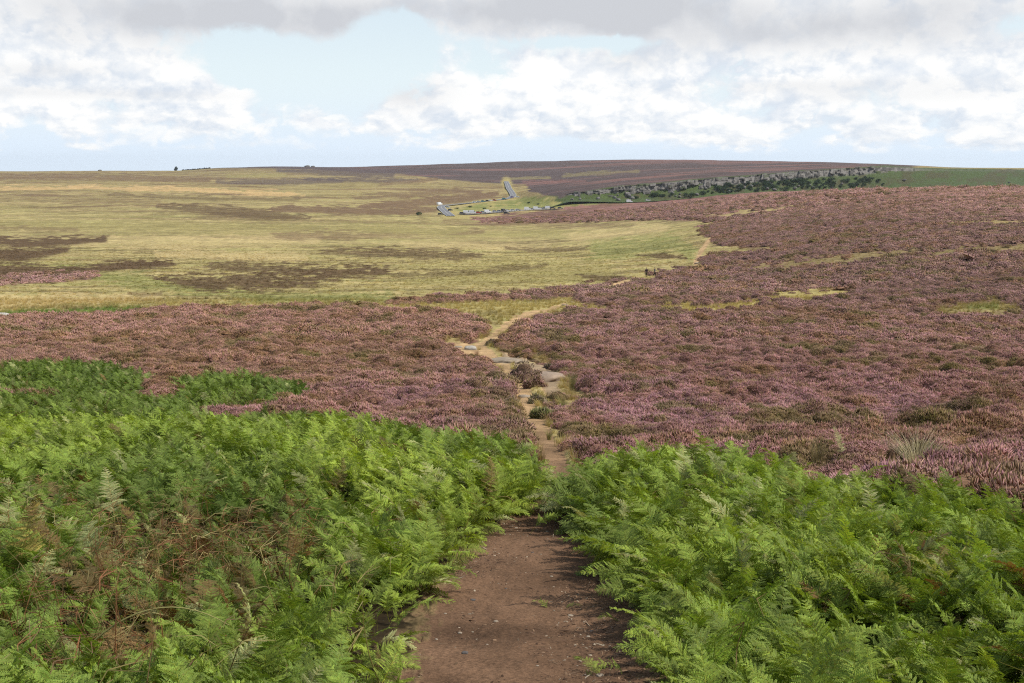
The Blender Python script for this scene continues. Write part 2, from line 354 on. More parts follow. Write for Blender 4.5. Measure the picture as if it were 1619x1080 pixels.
def leaf_mat(name, trans=.3, rough=.5, spec=.25, pale=None):
    """leaf: instance tint x frond's own colour, light passing through"""
    m, nt, nd, lk = mat(name)
    b = nt.nodes.new('ShaderNodeBsdfPrincipled'); b.inputs['Roughness'].default_value = rough; b.inputs['Specular IOR Level'].default_value = spec
    tint = N(nt, 'ShaderNodeAttribute', attribute_name='tint', attribute_type='INSTANCER')
    own = N(nt, 'ShaderNodeAttribute', attribute_name='shade')
    c = mixc(nt, 'MULTIPLY', 1.0, tint.outputs['Color'], own.outputs['Color'])
    if pale:
        g = N(nt, 'ShaderNodeNewGeometry'); c = mixc(nt, 'MIX', mth(nt, 'MULTIPLY', g.outputs['Backfacing'], pale[3]), c, pale)
    lk.new(c, b.inputs['Base Color'])
    t = nt.nodes.new('ShaderNodeBsdfTranslucent'); ct = mixc(nt, 'MULTIPLY', 1.0, c, (1.25, 1.2, .55)); lk.new(ct, t.inputs[0])
    mx = nt.nodes.new('ShaderNodeMixShader'); mx.inputs[0].default_value = trans; lk.new(b.outputs[0], mx.inputs[1]); lk.new(t.outputs[0], mx.inputs[2])
    o = nt.nodes.new('ShaderNodeOutputMaterial'); lk.new(mx.outputs[0], o.inputs[0])
    return m

def plain_mat(name, col, rough=.6, spec=.4, var=.25, scale=3.0, metallic=0.0, bump=0.0, coat=0.0):
    m, nt, nd, lk = mat(name); b = principled(nt, rough, spec); b.inputs['Metallic'].default_value = metallic; b.inputs['Coat Weight'].default_value = coat
    tc = N(nt, 'ShaderNodeTexCoord'); n = N(nt, 'ShaderNodeTexNoise', i_Scale=scale, i_Detail=6.0, i_Roughness=.65); lk.new(tc.outputs['Object'], n.inputs['Vector'])
    mr = N(nt, 'ShaderNodeMapRange'); mr.inputs[1].default_value = .3; mr.inputs[2].default_value = .7; mr.inputs[3].default_value = 1 - var; mr.inputs[4].default_value = 1 + var
    lk.new(n.outputs['Fac'], mr.inputs[0]); lk.new(mixc(nt, 'MULTIPLY', 1.0, col, mr.outputs[0]), b.inputs['Base Color'])
    if bump:
        bp = N(nt, 'ShaderNodeBump', i_Strength=.7, i_Distance=bump); lk.new(n.outputs['Fac'], bp.inputs['Height']); lk.new(bp.outputs[0], b.inputs['Normal'])
    return m

def vcol_mat(name, rough=.85, var=.35, scale=2.0, bump=.05, trans=0.0):
    m, nt, nd, lk = mat(name); b = principled(nt, rough, .15)
    at_ = N(nt, 'ShaderNodeAttribute', attribute_name='shade'); tc = N(nt, 'ShaderNodeTexCoord')
    n = N(nt, 'ShaderNodeTexNoise', i_Scale=scale, i_Detail=7.0, i_Roughness=.7); lk.new(tc.outputs['Object'], n.inputs['Vector'])
    mr = N(nt, 'ShaderNodeMapRange'); mr.inputs[1].default_value = .3; mr.inputs[2].default_value = .7; mr.inputs[3].default_value = 1 - var; mr.inputs[4].default_value = 1 + var
    lk.new(n.outputs['Fac'], mr.inputs[0]); c = mixc(nt, 'MULTIPLY', 1.0, at_.outputs['Color'], mr.outputs[0]); lk.new(c, b.inputs['Base Color'])
    if bump:
        bp = N(nt, 'ShaderNodeBump', i_Strength=.8, i_Distance=bump); lk.new(n.outputs['Fac'], bp.inputs['Height']); lk.new(bp.outputs[0], b.inputs['Normal'])
    if trans:
        t = nt.nodes.new('ShaderNodeBsdfTranslucent'); lk.new(c, t.inputs[0]); mx = nt.nodes.new('ShaderNodeMixShader'); mx.inputs[0].default_value = trans
        o = [q for q in nt.nodes if q.type == 'OUTPUT_MATERIAL'][0]; lk.new(b.outputs[0], mx.inputs[1]); lk.new(t.outputs[0], mx.inputs[2]); lk.new(mx.outputs[0], o.inputs[0])
    return m

# ------------------------------------------------------------------ mesh helpers
def mesh_np(name, V, Q, colors=None, attr='shade', smooth=False):
    """mesh from arrays; Q is (n,4) or (n,3); colors per vertex (n,3)"""
    V = np.asarray(V, np.float32); Q = np.asarray(Q, np.int32); k = Q.shape[1]
    me = bpy.data.meshes.new(name)
    me.vertices.add(len(V)); me.vertices.foreach_set('co', V.ravel())
    me.loops.add(Q.size); me.loops.foreach_set('vertex_index', Q.ravel())
    me.polygons.add(len(Q)); me.polygons.foreach_set('loop_start', np.arange(0, Q.size, k, dtype=np.int32)); me.polygons.foreach_set('loop_total', np.full(len(Q), k, np.int32))
    if smooth: me.polygons.foreach_set('use_smooth', np.ones(len(Q), bool))
    me.update(calc_edges=True)
    if colors is not None:
        a = me.attributes.new(attr, 'FLOAT_COLOR', 'POINT'); c = np.ones((len(V), 4), np.float32); c[:, :3] = colors; a.data.foreach_set('color', c.ravel())
    return me

def tag(o, label=None, cat=None, group=None, kind=None):
    if label: o['label'] = label
    if cat: o['category'] = cat
    if group: o['group'] = group
    if kind: o['kind'] = kind
    return o
def link(name, me, m=None, parent=None, loc=None):
    o = bpy.data.objects.new(name, me); COL.objects.link(o)
    if m is not None and not len(me.materials): me.materials.append(m)
    if parent: o.parent = parent
    if loc is not None: o.location = loc
    return o
def empty(name, loc, rz=0.0):
    o = bpy.data.objects.new(name, None); COL.objects.link(o); o.location = loc; o.rotation_euler = (0, 0, rz); o.empty_display_size = .2
    return o
def copy_tree(o, parent=None):
    c = o.copy(); COL.objects.link(c); c.parent = parent
    for ch in o.children: copy_tree(ch, c)
    return c

class MB:
    """collects pieces for one mesh"""
    def __init__(s): s.v = []; s.f = []; s.c = []
    def add(s, V, Fc, col=(1, 1, 1)):
        b = len(s.v); s.v += [tuple(p) for p in V]; s.f += [tuple(i + b for i in f) for f in Fc]; s.c += [tuple(col)] * len(V)
    def tube(s, pts, rad, n=5, col=(1, 1, 1), cap=True):
        pts = [Vector(p) for p in pts]; V = []
        for i, p in enumerate(pts):
            t = (pts[min(i + 1, len(pts) - 1)] - pts[max(i - 1, 0)]).normalized()
            u = t.orthogonal().normalized() if abs(t.z) > .9 else t.cross(Vector((0, 0, 1))).normalized()
            w = t.cross(u); r = rad[i] if hasattr(rad, '__len__') else rad
            V += [p + (u * math.cos(2 * math.pi * k / n) + w * math.sin(2 * math.pi * k / n)) * r for k in range(n)]
        Fc = [(i * n + k, i * n + (k + 1) % n, (i + 1) * n + (k + 1) % n, (i + 1) * n + k) for i in range(len(pts) - 1) for k in range(n)]
        if cap: Fc += [tuple(range(n))[::-1], tuple(range((len(pts) - 1) * n, len(pts) * n))]
        s.add(V, Fc, col)
    def prism(s, prof, y0, y1, col=(1, 1, 1)):
        """side profile (x,z) extruded across y"""
        n = len(prof); V = [(x, y0, z) for x, z in prof] + [(x, y1, z) for x, z in prof]
        s.add(V, [tuple(range(n)), tuple(range(2 * n - 1, n - 1, -1))] + [(i, i + n, (i + 1) % n + n, (i + 1) % n) for i in range(n)], col)
    def build(s, name, m, parent=None, loc=None, smooth=False):
        me = bpy.data.meshes.new(name); me.from_pydata(s.v, [], s.f)
        a = me.attributes.new('shade', 'FLOAT_COLOR', 'POINT'); c = np.ones((len(s.v), 4), np.float32); c[:, :3] = s.c; a.data.foreach_set('color', c.ravel())
        if smooth: me.polygons.foreach_set('use_smooth', np.ones(len(me.polygons), bool))
        me.update(); return link(name, me, m, parent, loc)

# ------------------------------------------------------------------ terrain sheet
ac = np.concatenate([np.linspace(-1.3, -.56, 50, endpoint=False), np.linspace(-.56, .56, 860), np.linspace(.56, 1.3, 51)[1:]])
yr = np.concatenate([np.linspace(-7, 3.0, 24, endpoint=False), np.exp(np.linspace(math.log(3.0), math.log(5500), 1080))])
YY, AA = np.meshgrid(yr, ac, indexing='ij'); XX = AA * np.where(YY > 0, YY + 3.0 * np.exp(-YY / 12), np.abs(YY) * .6 + 3.0)
x, y = XX.ravel(), YY.ravel()
z, cv = ground(x, y)
nr, nc = XX.shape
ids = np.arange(nr * nc).reshape(nr, nc)
quads = np.stack([ids[:-1, :-1], ids[:-1, 1:], ids[1:, 1:], ids[1:, :-1]], -1).reshape(-1, 4)
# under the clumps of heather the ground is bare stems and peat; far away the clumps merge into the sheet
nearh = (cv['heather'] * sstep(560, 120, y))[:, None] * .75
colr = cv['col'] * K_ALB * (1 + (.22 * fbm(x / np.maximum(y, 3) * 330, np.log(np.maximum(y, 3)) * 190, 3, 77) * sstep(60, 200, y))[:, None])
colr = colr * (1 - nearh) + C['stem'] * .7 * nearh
fpath = (cv['path'][quads].mean(1) > .5) & (y[quads[:, 0]] < 500)
ffar = y[quads[:, 0]] > 1330
V = np.column_stack([x, y, z])
def sub_mesh(name, sel, m):
    q = quads[sel]; u, inv = np.unique(q, return_inverse=True)
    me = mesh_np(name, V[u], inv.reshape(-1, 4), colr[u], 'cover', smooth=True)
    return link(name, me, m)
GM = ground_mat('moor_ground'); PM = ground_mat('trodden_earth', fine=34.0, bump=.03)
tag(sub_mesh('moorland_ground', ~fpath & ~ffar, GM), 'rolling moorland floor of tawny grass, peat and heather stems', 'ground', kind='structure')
tag(sub_mesh('path', fpath, PM), 'worn brown earth footpath winding down between bracken and heather', 'path', kind='structure')
tag(sub_mesh('hills', ffar, GM), 'distant dark moorland plateau on the horizon', 'hills', kind='structure')

# ------------------------------------------------------------------ scatter (geometry nodes, for ground cover nobody could count)
def scatter(name, pts, rot, scl, tint, idx, protos, label, cat):
    me = bpy.data.meshes.new(name); n = len(pts)
    me.vertices.add(n); me.vertices.foreach_set('co', np.asarray(pts, np.float32).ravel())
    def attr(nm, ty, key, arr):
        a = me.attributes.new(nm, ty, 'POINT'); a.data.foreach_set(key, np.ascontiguousarray(arr).ravel())
    attr('rot', 'FLOAT_VECTOR', 'vector', np.asarray(rot, np.float32)); attr('scl', 'FLOAT_VECTOR', 'vector', np.asarray(scl, np.float32))
    t = np.ones((n, 4), np.float32); t[:, :3] = tint; attr('tint', 'FLOAT_COLOR', 'color', t); attr('idx', 'INT', 'value', np.asarray(idx, np.int32))
    me.update(); o = link(name, me); tag(o, label, cat, kind='stuff')
    ng = bpy.data.node_groups.new(name + '_spread', 'GeometryNodeTree')
    ng.interface.new_socket('Geometry', in_out='INPUT', socket_type='NodeSocketGeometry'); ng.interface.new_socket('Geometry', in_out='OUTPUT', socket_type='NodeSocketGeometry')
    gi = ng.nodes.new('NodeGroupInput'); go = ng.nodes.new('NodeGroupOutput'); ip = ng.nodes.new('GeometryNodeInstanceOnPoints'); jn = ng.nodes.new('GeometryNodeJoinGeometry')
    for p in reversed(protos):          # the join lists its inputs last first
        oi = ng.nodes.new('GeometryNodeObjectInfo'); oi.inputs['Object'].default_value = p; oi.inputs['As Instance'].default_value = False
        g2 = ng.nodes.new('GeometryNodeGeometryToInstance'); ng.links.new(oi.outputs['Geometry'], g2.inputs[0]); ng.links.new(g2.outputs[0], jn.inputs[0])
    def named(nm, ty):
        a = ng.nodes.new('GeometryNodeInputNamedAttribute'); a.data_type = ty; a.inputs['Name'].default_value = nm
        return next(s for s in a.outputs if s.enabled and s.name == 'Attribute')
    ng.links.new(gi.outputs[0], ip.inputs['Points']); ng.links.new(jn.outputs[0], ip.inputs['Instance']); ip.inputs['Pick Instance'].default_value = True
    ng.links.new(named('idx', 'INT'), ip.inputs['Instance Index']); ng.links.new(named('rot', 'FLOAT_VECTOR'), ip.inputs['Rotation']); ng.links.new(named('scl', 'FLOAT_VECTOR'), ip.inputs['Scale'])
    ng.links.new(ip.outputs[0], go.inputs[0])
    md = o.modifiers.new('spread', 'NODES'); md.node_group = ng
    return o

def proto(name, V, Q, colr, m, smooth=False):
    me = mesh_np(name, V, Q, colr, 'shade', smooth); me.materials.append(m)
    return bpy.data.objects.new(name, me)

def field(y0, y1, dens, amax=.54, jitter=None):
    """random ground points between two distances, dens per square metre"""
    area = amax * (y1 * y1 - y0 * y0)
    n = int(area * dens)
    yy = np.sqrt(rng.random(n) * (y1 * y1 - y0 * y0) + y0 * y0); xx = (rng.random(n) * 2 - 1) * amax * yy
    return xx, yy

# ---- bracken fronds
def frond(seed, L=.78, hs=.42, npin=16, pin=.24, step=.0125, wide=.27, bend=1.2, fine=True):
    r = random.Random(seed); V = []; Q = []; Cc = []
    def quad(a, b, c, d, col):
        i = len(V); V.extend([a, b, c, d]); Q.append((i, i + 1, i + 2, i + 3)); Cc.extend([col] * 4)
    # rachis
    pts = []; p = Vector((0, 0, 0)); el = R(86) ; n = 26; tot = hs + L; side = r.uniform(-.12, .12)
    for i in range(n + 1):
        s = i / n; pts.append(p.copy())
        f = max(0, (s * tot - hs * .7) / (tot - hs * .7))
        e = el - bend * f ** .9 - .12 * s
        p = p + Vector((side * f * .5, math.cos(e), math.sin(e))) * (tot / n)
    def rp(d):
        u = min(max(d / tot, 0), .9999) * n; i = int(u); return pts[i].lerp(pts[i + 1], u - i), (pts[i + 1] - pts[i]).normalized()
    stemc = (1.25, .95, .75)
    for i in range(n):
        w = .0045 * (1 - i / n * .75)
        for ax in (Vector((w, 0, 0)), Vector((0, w * .7, w * .7))):
            quad(pts[i] - ax, pts[i] + ax, pts[i + 1] + ax * .96, pts[i + 1] - ax * .96, stemc)
    for k in range(npin):
        u = (k + .3) / npin; d = hs + L * u ** .92
        o, t = rp(d); lat = Vector((1, 0, 0)); nrm = lat.cross(t).normalized()
        if nrm.z < 0: nrm = -nrm
        ln0 = pin * (1 - u) ** .75 * (1 if u > .1 else .9) + .012
        for sg in (-1, 1):
            ln = ln0 * r.uniform(.86, 1.08); ang = R(r.uniform(58, 72)) - u * .3
            dr = (lat * sg * math.sin(ang) + t * math.cos(ang)).normalized()
            droop = r.uniform(.1, .75); lift = r.uniform(-.1, .3)
            dr = (dr + nrm * lift).normalized()
            perp = nrm.cross(dr).normalized()
            m = max(3, int(ln / step)); pcol = r.uniform(.68, 1.3); torn = r.random() < .06
            if torn: m = m // 2; ln *= .5
            roll = r.gauss(0, .45); perp0, nrm0 = perp, nrm; perp = (perp0 * math.cos(roll) + nrm0 * math.sin(roll)).normalized()
            for j in range(m):
                q = (j + .5) / m
                c = o + dr * ln * q - Vector((0, 0, 1)) * droop * ln * q * q * .5
                pl = wide * ln * (1 - q) ** .8 * .62 + .006 if fine else wide * ln * (1 - q) ** .8 * .7 + .01
                wd = ln / m * .56
                tcol = pcol * r.uniform(.8, 1.2); cc = (tcol * r.uniform(.92, 1.1), tcol, tcol * .9)
                for s2 in (-1, 1):
                    dd = (perp * s2 + dr * .38 - nrm * r.uniform(-.05, .4)).normalized(); tip = c + dd * pl; mid = c + dd * pl * .45
                    quad(c - dr * wd * .7, mid - dr * wd * .85 + nrm * .002, tip, mid + dr * wd * .85 + nrm * .002, cc) if s2 > 0 else quad(c + dr * wd * .7, mid + dr * wd * .85 + nrm * .002, tip, mid - dr * wd * .85 + nrm * .002, cc)
            # midrib
            e = o + dr * ln - Vector((0, 0, 1)) * droop * ln * .5; mdl = o + dr * ln * .5 - Vector((0, 0, 1)) * droop * ln * .125; w = perp * .0016
            quad(o - w, o + w, mdl + w, mdl - w, stemc); quad(mdl - w, mdl + w, e + w * .3, e - w * .3, stemc)
    return np.array([tuple(v) for v in V]), np.array(Q), np.array(Cc)

LEAF = leaf_mat('bracken_leaf', .27, .62, .12, pale=(.26, .30, .12, .2))
FR_FINE = [proto('bracken_frond', *frond(s, L=random.uniform(.46, .64), hs=random.uniform(.26, .46), bend=b, pin=random.uniform(.17, .24)), LEAF) for s, b in enumerate((.7, 1.0, 1.3, 1.6, 1.15, 1.45, .85))]
FR_MID = [proto('bracken_frond', *frond(20 + s, L=.58, hs=.36, npin=13, step=.02, wide=.25, bend=b, fine=False, pin=.22), LEAF) for s, b in enumerate((.8, 1.1, 1.35, 1.6))]

def bracken_tint(px, py, side):
    n = len(px); r = rng.random(n)
    g = np.array((.155, .240, .036)); lime = np.array((.275, .365, .046)); dk = np.array((.090, .148, .026)); pale = np.array((.32, .34, .16)); rust = np.array((.14, .072, .032))
    nz = fbm(px / 90, py / 60, 4, 201); t = np.tile(g, (n, 1))
    w = np.clip(.25 + nz * 1.1, 0, 1)
    if side == 'l':
        w = w * .55 + .6 * sstep(-1, .5, stroke(px, py, [(0,700,60),(300,680,50),(600,740,60),(780,790,60),(700,900,50),(600,1060,60)]))
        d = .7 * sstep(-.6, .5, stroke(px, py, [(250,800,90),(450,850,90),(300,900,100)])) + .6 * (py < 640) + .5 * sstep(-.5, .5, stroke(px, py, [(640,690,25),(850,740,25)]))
    else:
        w = w * .55 + .25; d = .35 * sstep(980, 900, px) + .45 * sstep(-.6, .5, stroke(px, py, [(920,770,60),(930,860,50),(1000,950,60)]))  # darker tint along the path-facing edge paints that side's shade into the fronds
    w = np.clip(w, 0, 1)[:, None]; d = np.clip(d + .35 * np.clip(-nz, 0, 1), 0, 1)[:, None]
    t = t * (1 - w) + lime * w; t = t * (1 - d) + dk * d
    m = (r < .07)[:, None]; t = np.where(m, pale, t)
    rr = .014 + (.30 * sstep(-.8, .4, stroke(px, py, [(120,900,90),(260,890,70),(430,870,60),(130,1050,90)])) if side == 'l' else 0)
    t = np.where((rng.random(n) < rr)[:, None], rust * (0.6 + rng.random(n)[:, None] * .8), t)
    return t * (0.62 + .76 * rng.random(n)[:, None])

def bracken(name, label, sel, side):
    P_, R_, S_, T_, I_ = [], [], [], [], []
    return_sets = []
    for (y0, y1, dens, lod) in ((2.6, 9, 190, 0), (9, 16, 135, 0), (16, 30, 74, 1), (30, 62, 36, 1)):
        xx, yy = field(y0, y1, dens, .95 if y0 < 9 else .78 if y0 < 16 else .66)
        zz, cvv = ground(xx, yy)
        k = sel(cvv, xx, yy) & (cvv['path'] < .3) & (np.maximum(cvv['pf'], -9) < -.10) & (rng.random(len(xx)) < np.clip(cvv['brk'] * 1.3, 0, 1))
        xx, yy, zz = xx[k], yy[k], zz[k]; px, py = cvv['px'][k], cvv['py'][k]; n = len(xx)
        if not n: continue
        edge = np.clip(np.maximum(cvv['bl'], cvv['br'])[k] / 1.4, 0.0, 1.0)
        hole = fbm(xx / 1.1, yy / 1.1, 3, 231)
        sc = .64 * (.55 + .70 * rng.random(n)) * (.74 + .26 * edge) * (1 + .26 * hole + .34 * fbm(xx / 2.6, yy / 2.6, 2, 233)) * (1.36 if side == 'r' else 1.20) * (.80 if y0 < 9 else .92 if y0 < 16 else 1.0)
        if side == 'l':
            gap = sstep(-.5, .4, stroke(px, py, [(190,880,50),(260,890,40),(420,860,35)])) + sstep(-.5, .4, stroke(px, py, [(100,1040,70),(200,1050,50)]))
            keep = rng.random(n) > .78 * np.clip(gap, 0, 1); sc = sc * (1 - .3 * np.clip(gap, 0, 1))
        else: keep = np.ones(n, bool)
        keep &= rng.random(n) > .75 * sstep(-.12, -.42, hole)
        az = rng.random(n) * 2 * math.pi
        wind = rng.random(n) < .45; az = np.where(wind, rng.normal(1.9, .7, n), az)
        # fronds by the path lean out over it, low down
        near = (np.maximum(cvv['pf'][k], -5) > -.75) & (rng.random(n) < .5); az = np.where(near, (-1.57 if side == 'l' else 1.57) + rng.normal(0, .7, n), az)
        ro = np.column_stack([rng.normal(-.06, .38, n), rng.normal(0, .38, n), az])
        ro[:, 0] = np.where(near, -rng.random(n) * .7 - .1, ro[:, 0]); sc = np.where(near, sc * .85, sc); sink = np.where(near, .02 + .08 * rng.random(n), .02)
        P_.append(np.column_stack([xx, yy, zz - sink])[keep]); R_.append(ro[keep]); S_.append(np.column_stack([sc, sc, sc * (.85 + .3 * rng.random(n))])[keep])
        T_.append(bracken_tint(px, py - 40, side)[keep]); I_.append((rng.integers(0, 7, n) if lod == 0 else 7 + rng.integers(0, 4, n))[keep])
    return scatter(name, np.concatenate(P_), np.concatenate(R_), np.concatenate(S_), np.concatenate(T_), np.concatenate(I_), FR_FINE + FR_MID, label, 'bracken')
def stalk(seed):
    r = random.Random(seed); V = []; Q = []; p = Vector((0, 0, 0)); d = Vector((r.gauss(0, .15), r.gauss(0, .15), 1)); pts = [p.copy()]
    for k in range(5): d = (d + Vector((r.gauss(0, .16), r.gauss(0, .16), -.05 * k))).normalized(); p = p + d * .125; pts.append(p.copy())
    for i in range(5):
        w0, w1 = .0042 * (1 - i / 6), .0042 * (1 - (i + 1) / 6)
        for ax in (Vector((1, 0, 0)), Vector((0, 1, 0))): k = len(V); V += [pts[i] - ax * w0, pts[i] + ax * w0, pts[i + 1] + ax * w1, pts[i + 1] - ax * w1]; Q.append((k, k + 1, k + 2, k + 3))
    for i in range(3, 6):
        for _ in range(3):
            dd = Vector((r.gauss(0, 1), r.gauss(0, 1), r.gauss(-.2, .5))).normalized(); sd = dd.orthogonal().normalized(); L = r.uniform(.05, .14); k = len(V); V += [pts[i] - sd * .002, pts[i] + sd * .002, pts[i] + dd * L + sd * .0012, pts[i] + dd * L - sd * .0012]; Q.append((k, k + 1, k + 2, k + 3))
    return np.array([tuple(v) for v in V]), np.array(Q), np.ones((len(V), 3))
ST = [proto('bracken_stalk', *stalk(s), LEAF) for s in range(4)]
def stalks():
    xx, yy = field(3.2, 16, 40, .6); zz, c = ground(xx, yy); f = np.maximum(stroke(c['px'], c['py'] - 60, [(60,850,70),(190,880,80),(300,890,75),(450,870,50)]), stroke(c['px'], c['py'] - 60, [(60,1050,80),(240,1050,70)])); n = len(xx)
    k = (c['brk'] > .6) & (rng.random(n) < np.where(c['px'] < 830, .06 + .9 * np.clip(f + .3, 0, 1), .03)); xx, yy, zz = xx[k], yy[k], zz[k]; n = len(xx); r = rng.random(n)[:, None]
    t = np.where(r < .5, np.array((.20, .085, .04)), np.where(r < .8, np.array((.28, .22, .09)), np.array((.12, .07, .04)))) * (.6 + .8 * rng.random(n)[:, None]); s = .8 + .6 * rng.random(n)
    scatter('bracken_stalks', np.column_stack([xx, yy, zz - .02]), np.column_stack([rng.normal(0, .25, n), rng.normal(0, .25, n), rng.random(n) * 6.28]), np.column_stack([s, s, s]), t, rng.integers(0, 4, n), ST, 'dead reddish brown bracken stalks standing in the dark gaps among the ferns', 'dead bracken')
stalks()
isback = lambda c: (c['back'] > -.9) & (c['back'] > c['mid']) ; ismid = lambda c: (c['mid'] > -.9)
bracken('bracken', 'dense green bracken fern bank covering the slope on the near side of the path', lambda c, x, y: (c['bl'] > c['br']) & (x < 2.2) & ~isback(c) & ~ismid(c), 'l')
bracken('bracken', 'dense green bracken fern thicket on the sunny bank beside the dark path edge', lambda c, x, y: (c['br'] >= c['bl']) & (x > .3), 'r')
bracken('bracken', 'dark green bracken patch at the top of the fern slope against the heather', lambda c, x, y: isback(c) & (c['bl'] > c['br']) & ~ismid(c), 'l')
bracken('bracken', 'small low bracken patch surrounded by pink heather', lambda c, x, y: ismid(c) & (c['bl'] > c['br']), 'l')

# ---- heather clumps
def clump(seed, nspr, rad, hgt, width, ln=.11, top=.72, basec=(.52, .50, .36)):
    """cushion of heather: a low woody dome set with short flowering sprigs"""
    r = random.Random(seed); V = []; T = []; Cc = []
    ns = 9; rings = (1.0, .86, .55)
    lob = [(r.random() * 6.283, r.uniform(.12, .3)) for _ in range(3)]
    def rr_(a): return 1 + sum(k * math.cos((i + 2) * a + p) for i, (p, k) in enumerate(lob)) * .9
    def surf(a, q):                                   # q 0 rim .. 1 top
        e = q * math.pi / 2; k = rad * math.cos(e) ** .8 * rr_(a); return Vector((math.cos(a) * k, math.sin(a) * k, hgt * math.sin(e) ** .9))
    for i, q in enumerate((0, .38, .72)):
        for k in range(ns): V.append(surf(6.283 * k / ns, q) * .93); Cc.append(basec)
    V.append(Vector((0, 0, hgt * .93))); Cc.append(basec); tp = len(V) - 1
    for i in range(2):
        for k in range(ns):
            k2 = (k + 1) % ns; T += [(i * ns + k, i * ns + k2, (i + 1) * ns + k2), (i * ns + k, (i + 1) * ns + k2, (i + 1) * ns + k)]
    T += [(2 * ns + k, 2 * ns + (k + 1) % ns, tp) for k in range(ns)]
    bare = [(r.random() * 6.283, r.uniform(.2, .8)) for _ in range(2)]
    for i in range(nspr):
        a = r.random() * 6.283; q = math.asin(r.random() ** .8) / (math.pi / 2); p = surf(a, q)
        nrm = Vector((p.x / rad, p.y / rad, .55 + p.z / hgt)).normalized(); nrm = (nrm + Vector((r.gauss(0, .28), r.gauss(0, .28), r.gauss(0, .15)))).normalized()
        L = ln * (r.uniform(.5, 1.2) if r.random() < .75 else r.uniform(1.2, 2.3)); c1 = r.uniform(.68, 1.28); hit = any(abs((a - ba + 3.14) % 6.283 - 3.14) < .5 and abs(q - bq) < .22 for ba, bq in bare)
        tipc = (c1, c1 * r.uniform(.88, 1.04), c1 * r.uniform(.9, 1.08)) if (r.random() < top and not hit) else (.60 * c1, .70 * c1, .42 * c1)
        w = width * r.uniform(.7, 1.3); u = nrm.orthogonal().normalized(); v = nrm.cross(u); k = len(V); m = p + nrm * L * .35
        V += [p - nrm * L * .3] + [m + (u * math.cos(j * 2.094) + v * math.sin(j * 2.094)) * w for j in range(3)] + [p + nrm * L]
        lowc = tuple(.45 * x_ + .55 * y_ for x_, y_ in zip(basec, tipc)); Cc += [basec] + [lowc if r.random() < .4 else tipc] * 3 + [tipc]
        for j in range(3): T += [(k, k + 1 + j, k + 1 + (j + 1) % 3), (k + 4, k + 1 + (j + 1) % 3, k + 1 + j)]
    return np.array([tuple(v) for v in V]), np.array(T), np.array(Cc)
HM = leaf_mat('heather_sprig', .25, .8, .1)
H_NEAR = [proto('heather_clump', *clump(40 + s, 400, .40, .30, .0125, .075), HM) for s in range(5)]
H_MID = [proto('heather_clump', *clump(50 + s, 170, .52, .30, .026, .10, .8, (.58, .56, .42)), HM) for s in range(3)]
H_FAR = [proto('heather_clump', *clump(60 + s, 80, .85, .30, .06, .16, .85, (.75, .72, .62)), HM) for s in range(3)]

def heather_tint(cvv, xx, yy):
    n = len(xx); px, py = cvv['px'], cvv['py']
    pinkn = np.array((.46, .255, .245)); pinkf = np.array((.46, .285, .258)); brown = np.array((.34, .205, .115)); olive = np.array((.24, .205, .08))
    mauve = np.array((.49, .28, .30))
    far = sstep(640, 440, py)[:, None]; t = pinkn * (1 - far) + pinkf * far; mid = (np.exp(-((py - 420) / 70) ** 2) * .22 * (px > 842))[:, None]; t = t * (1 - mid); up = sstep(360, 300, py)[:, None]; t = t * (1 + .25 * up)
    left = ((px < 830) & (yy < 140))[:, None] * np.clip((700 - py) / 150, .2, .9)[:, None]
    t = t * (1 - left) + np.array((.49, .295, .235)) * left
    nz = fbm(xx / 2.2, yy / 3.0, 3, 301) + .5 * fbm(xx / 14, yy / 14, 3, 311)
    m = (sstep(.1, .6, nz) * sstep(560, 640, py))[:, None]; t = t * (1 - m) + mauve * m
    b = sstep(.0, .45, -nz + .12 * rng.normal(size=n))[:, None] * .75; t = t * (1 - b) + brown * b
    o = sstep(.2, .5, fbm(xx / 3.1, yy / 3.1, 3, 321) + .12 * rng.normal(size=n))[:, None] * .7; t = t * (1 - o) + olive * o
    return t * (.82 + .54 * rng.random(n)[:, None])

def heather(name, label, side):
    P_, R_, S_, T_, I_ = [], [], [], [], []
    for (y0, y1, dens, base, cnt, hs) in ((13, 45, 17, 0, 5, .66), (45, 80, 10, 0, 5, .78), (80, 150, 5.0, 5, 3, .85), (150, 420, 1.3, 8, 3, .95), (420, 720, .30, 8, 3, 1.7)):
        xx, yy = field(y0, y1, dens, .56 if y0 > 100 else .68); zz, cvv = ground(xx, yy)
        sd = (cvv['px'] < 842) if side == 'l' else (cvv['px'] >= 842)
        fade = np.clip((720 - yy) / 330, 0, 1)
        k = sd & (rng.random(len(xx)) < cvv['heather'] ** 1.5 * fade)
        xx, yy, zz = xx[k], yy[k], zz[k]; cvv = {q: v[k] for q, v in cvv.items() if hasattr(v, '__len__') and len(v) == len(k)}; n = len(xx)
        if not n: continue
        nz = fbm(xx / 2.2, yy / 2.2, 2, 331)
        sc = (.55 + .95 * rng.random(n) ** 1.8) * hs * (1 + .45 * nz) * (.55 + .45 * np.clip(-cvv['pf'] / 1.5, 0, 1))
        P_.append(np.column_stack([xx, yy, zz - .05])); R_.append(np.column_stack([rng.normal(0, .15, n), rng.normal(0, .15, n), rng.random(n) * 6.283]))
        S_.append(np.column_stack([sc, sc, sc * (.6 + .75 * rng.random(n))])); T_.append(heather_tint(cvv, xx, yy)); I_.append(base + rng.integers(0, cnt, n))
    return scatter(name, np.concatenate(P_), np.concatenate(R_), np.concatenate(S_), np.concatenate(T_), np.concatenate(I_), H_NEAR + H_MID + H_FAR, label, 'heather')
heather('heather', 'pinkish brown flowering heather covering the slope above the fern bank', 'l')
heather('heather', 'mauve flowering heather covering the wide hillside across the path', 'r')

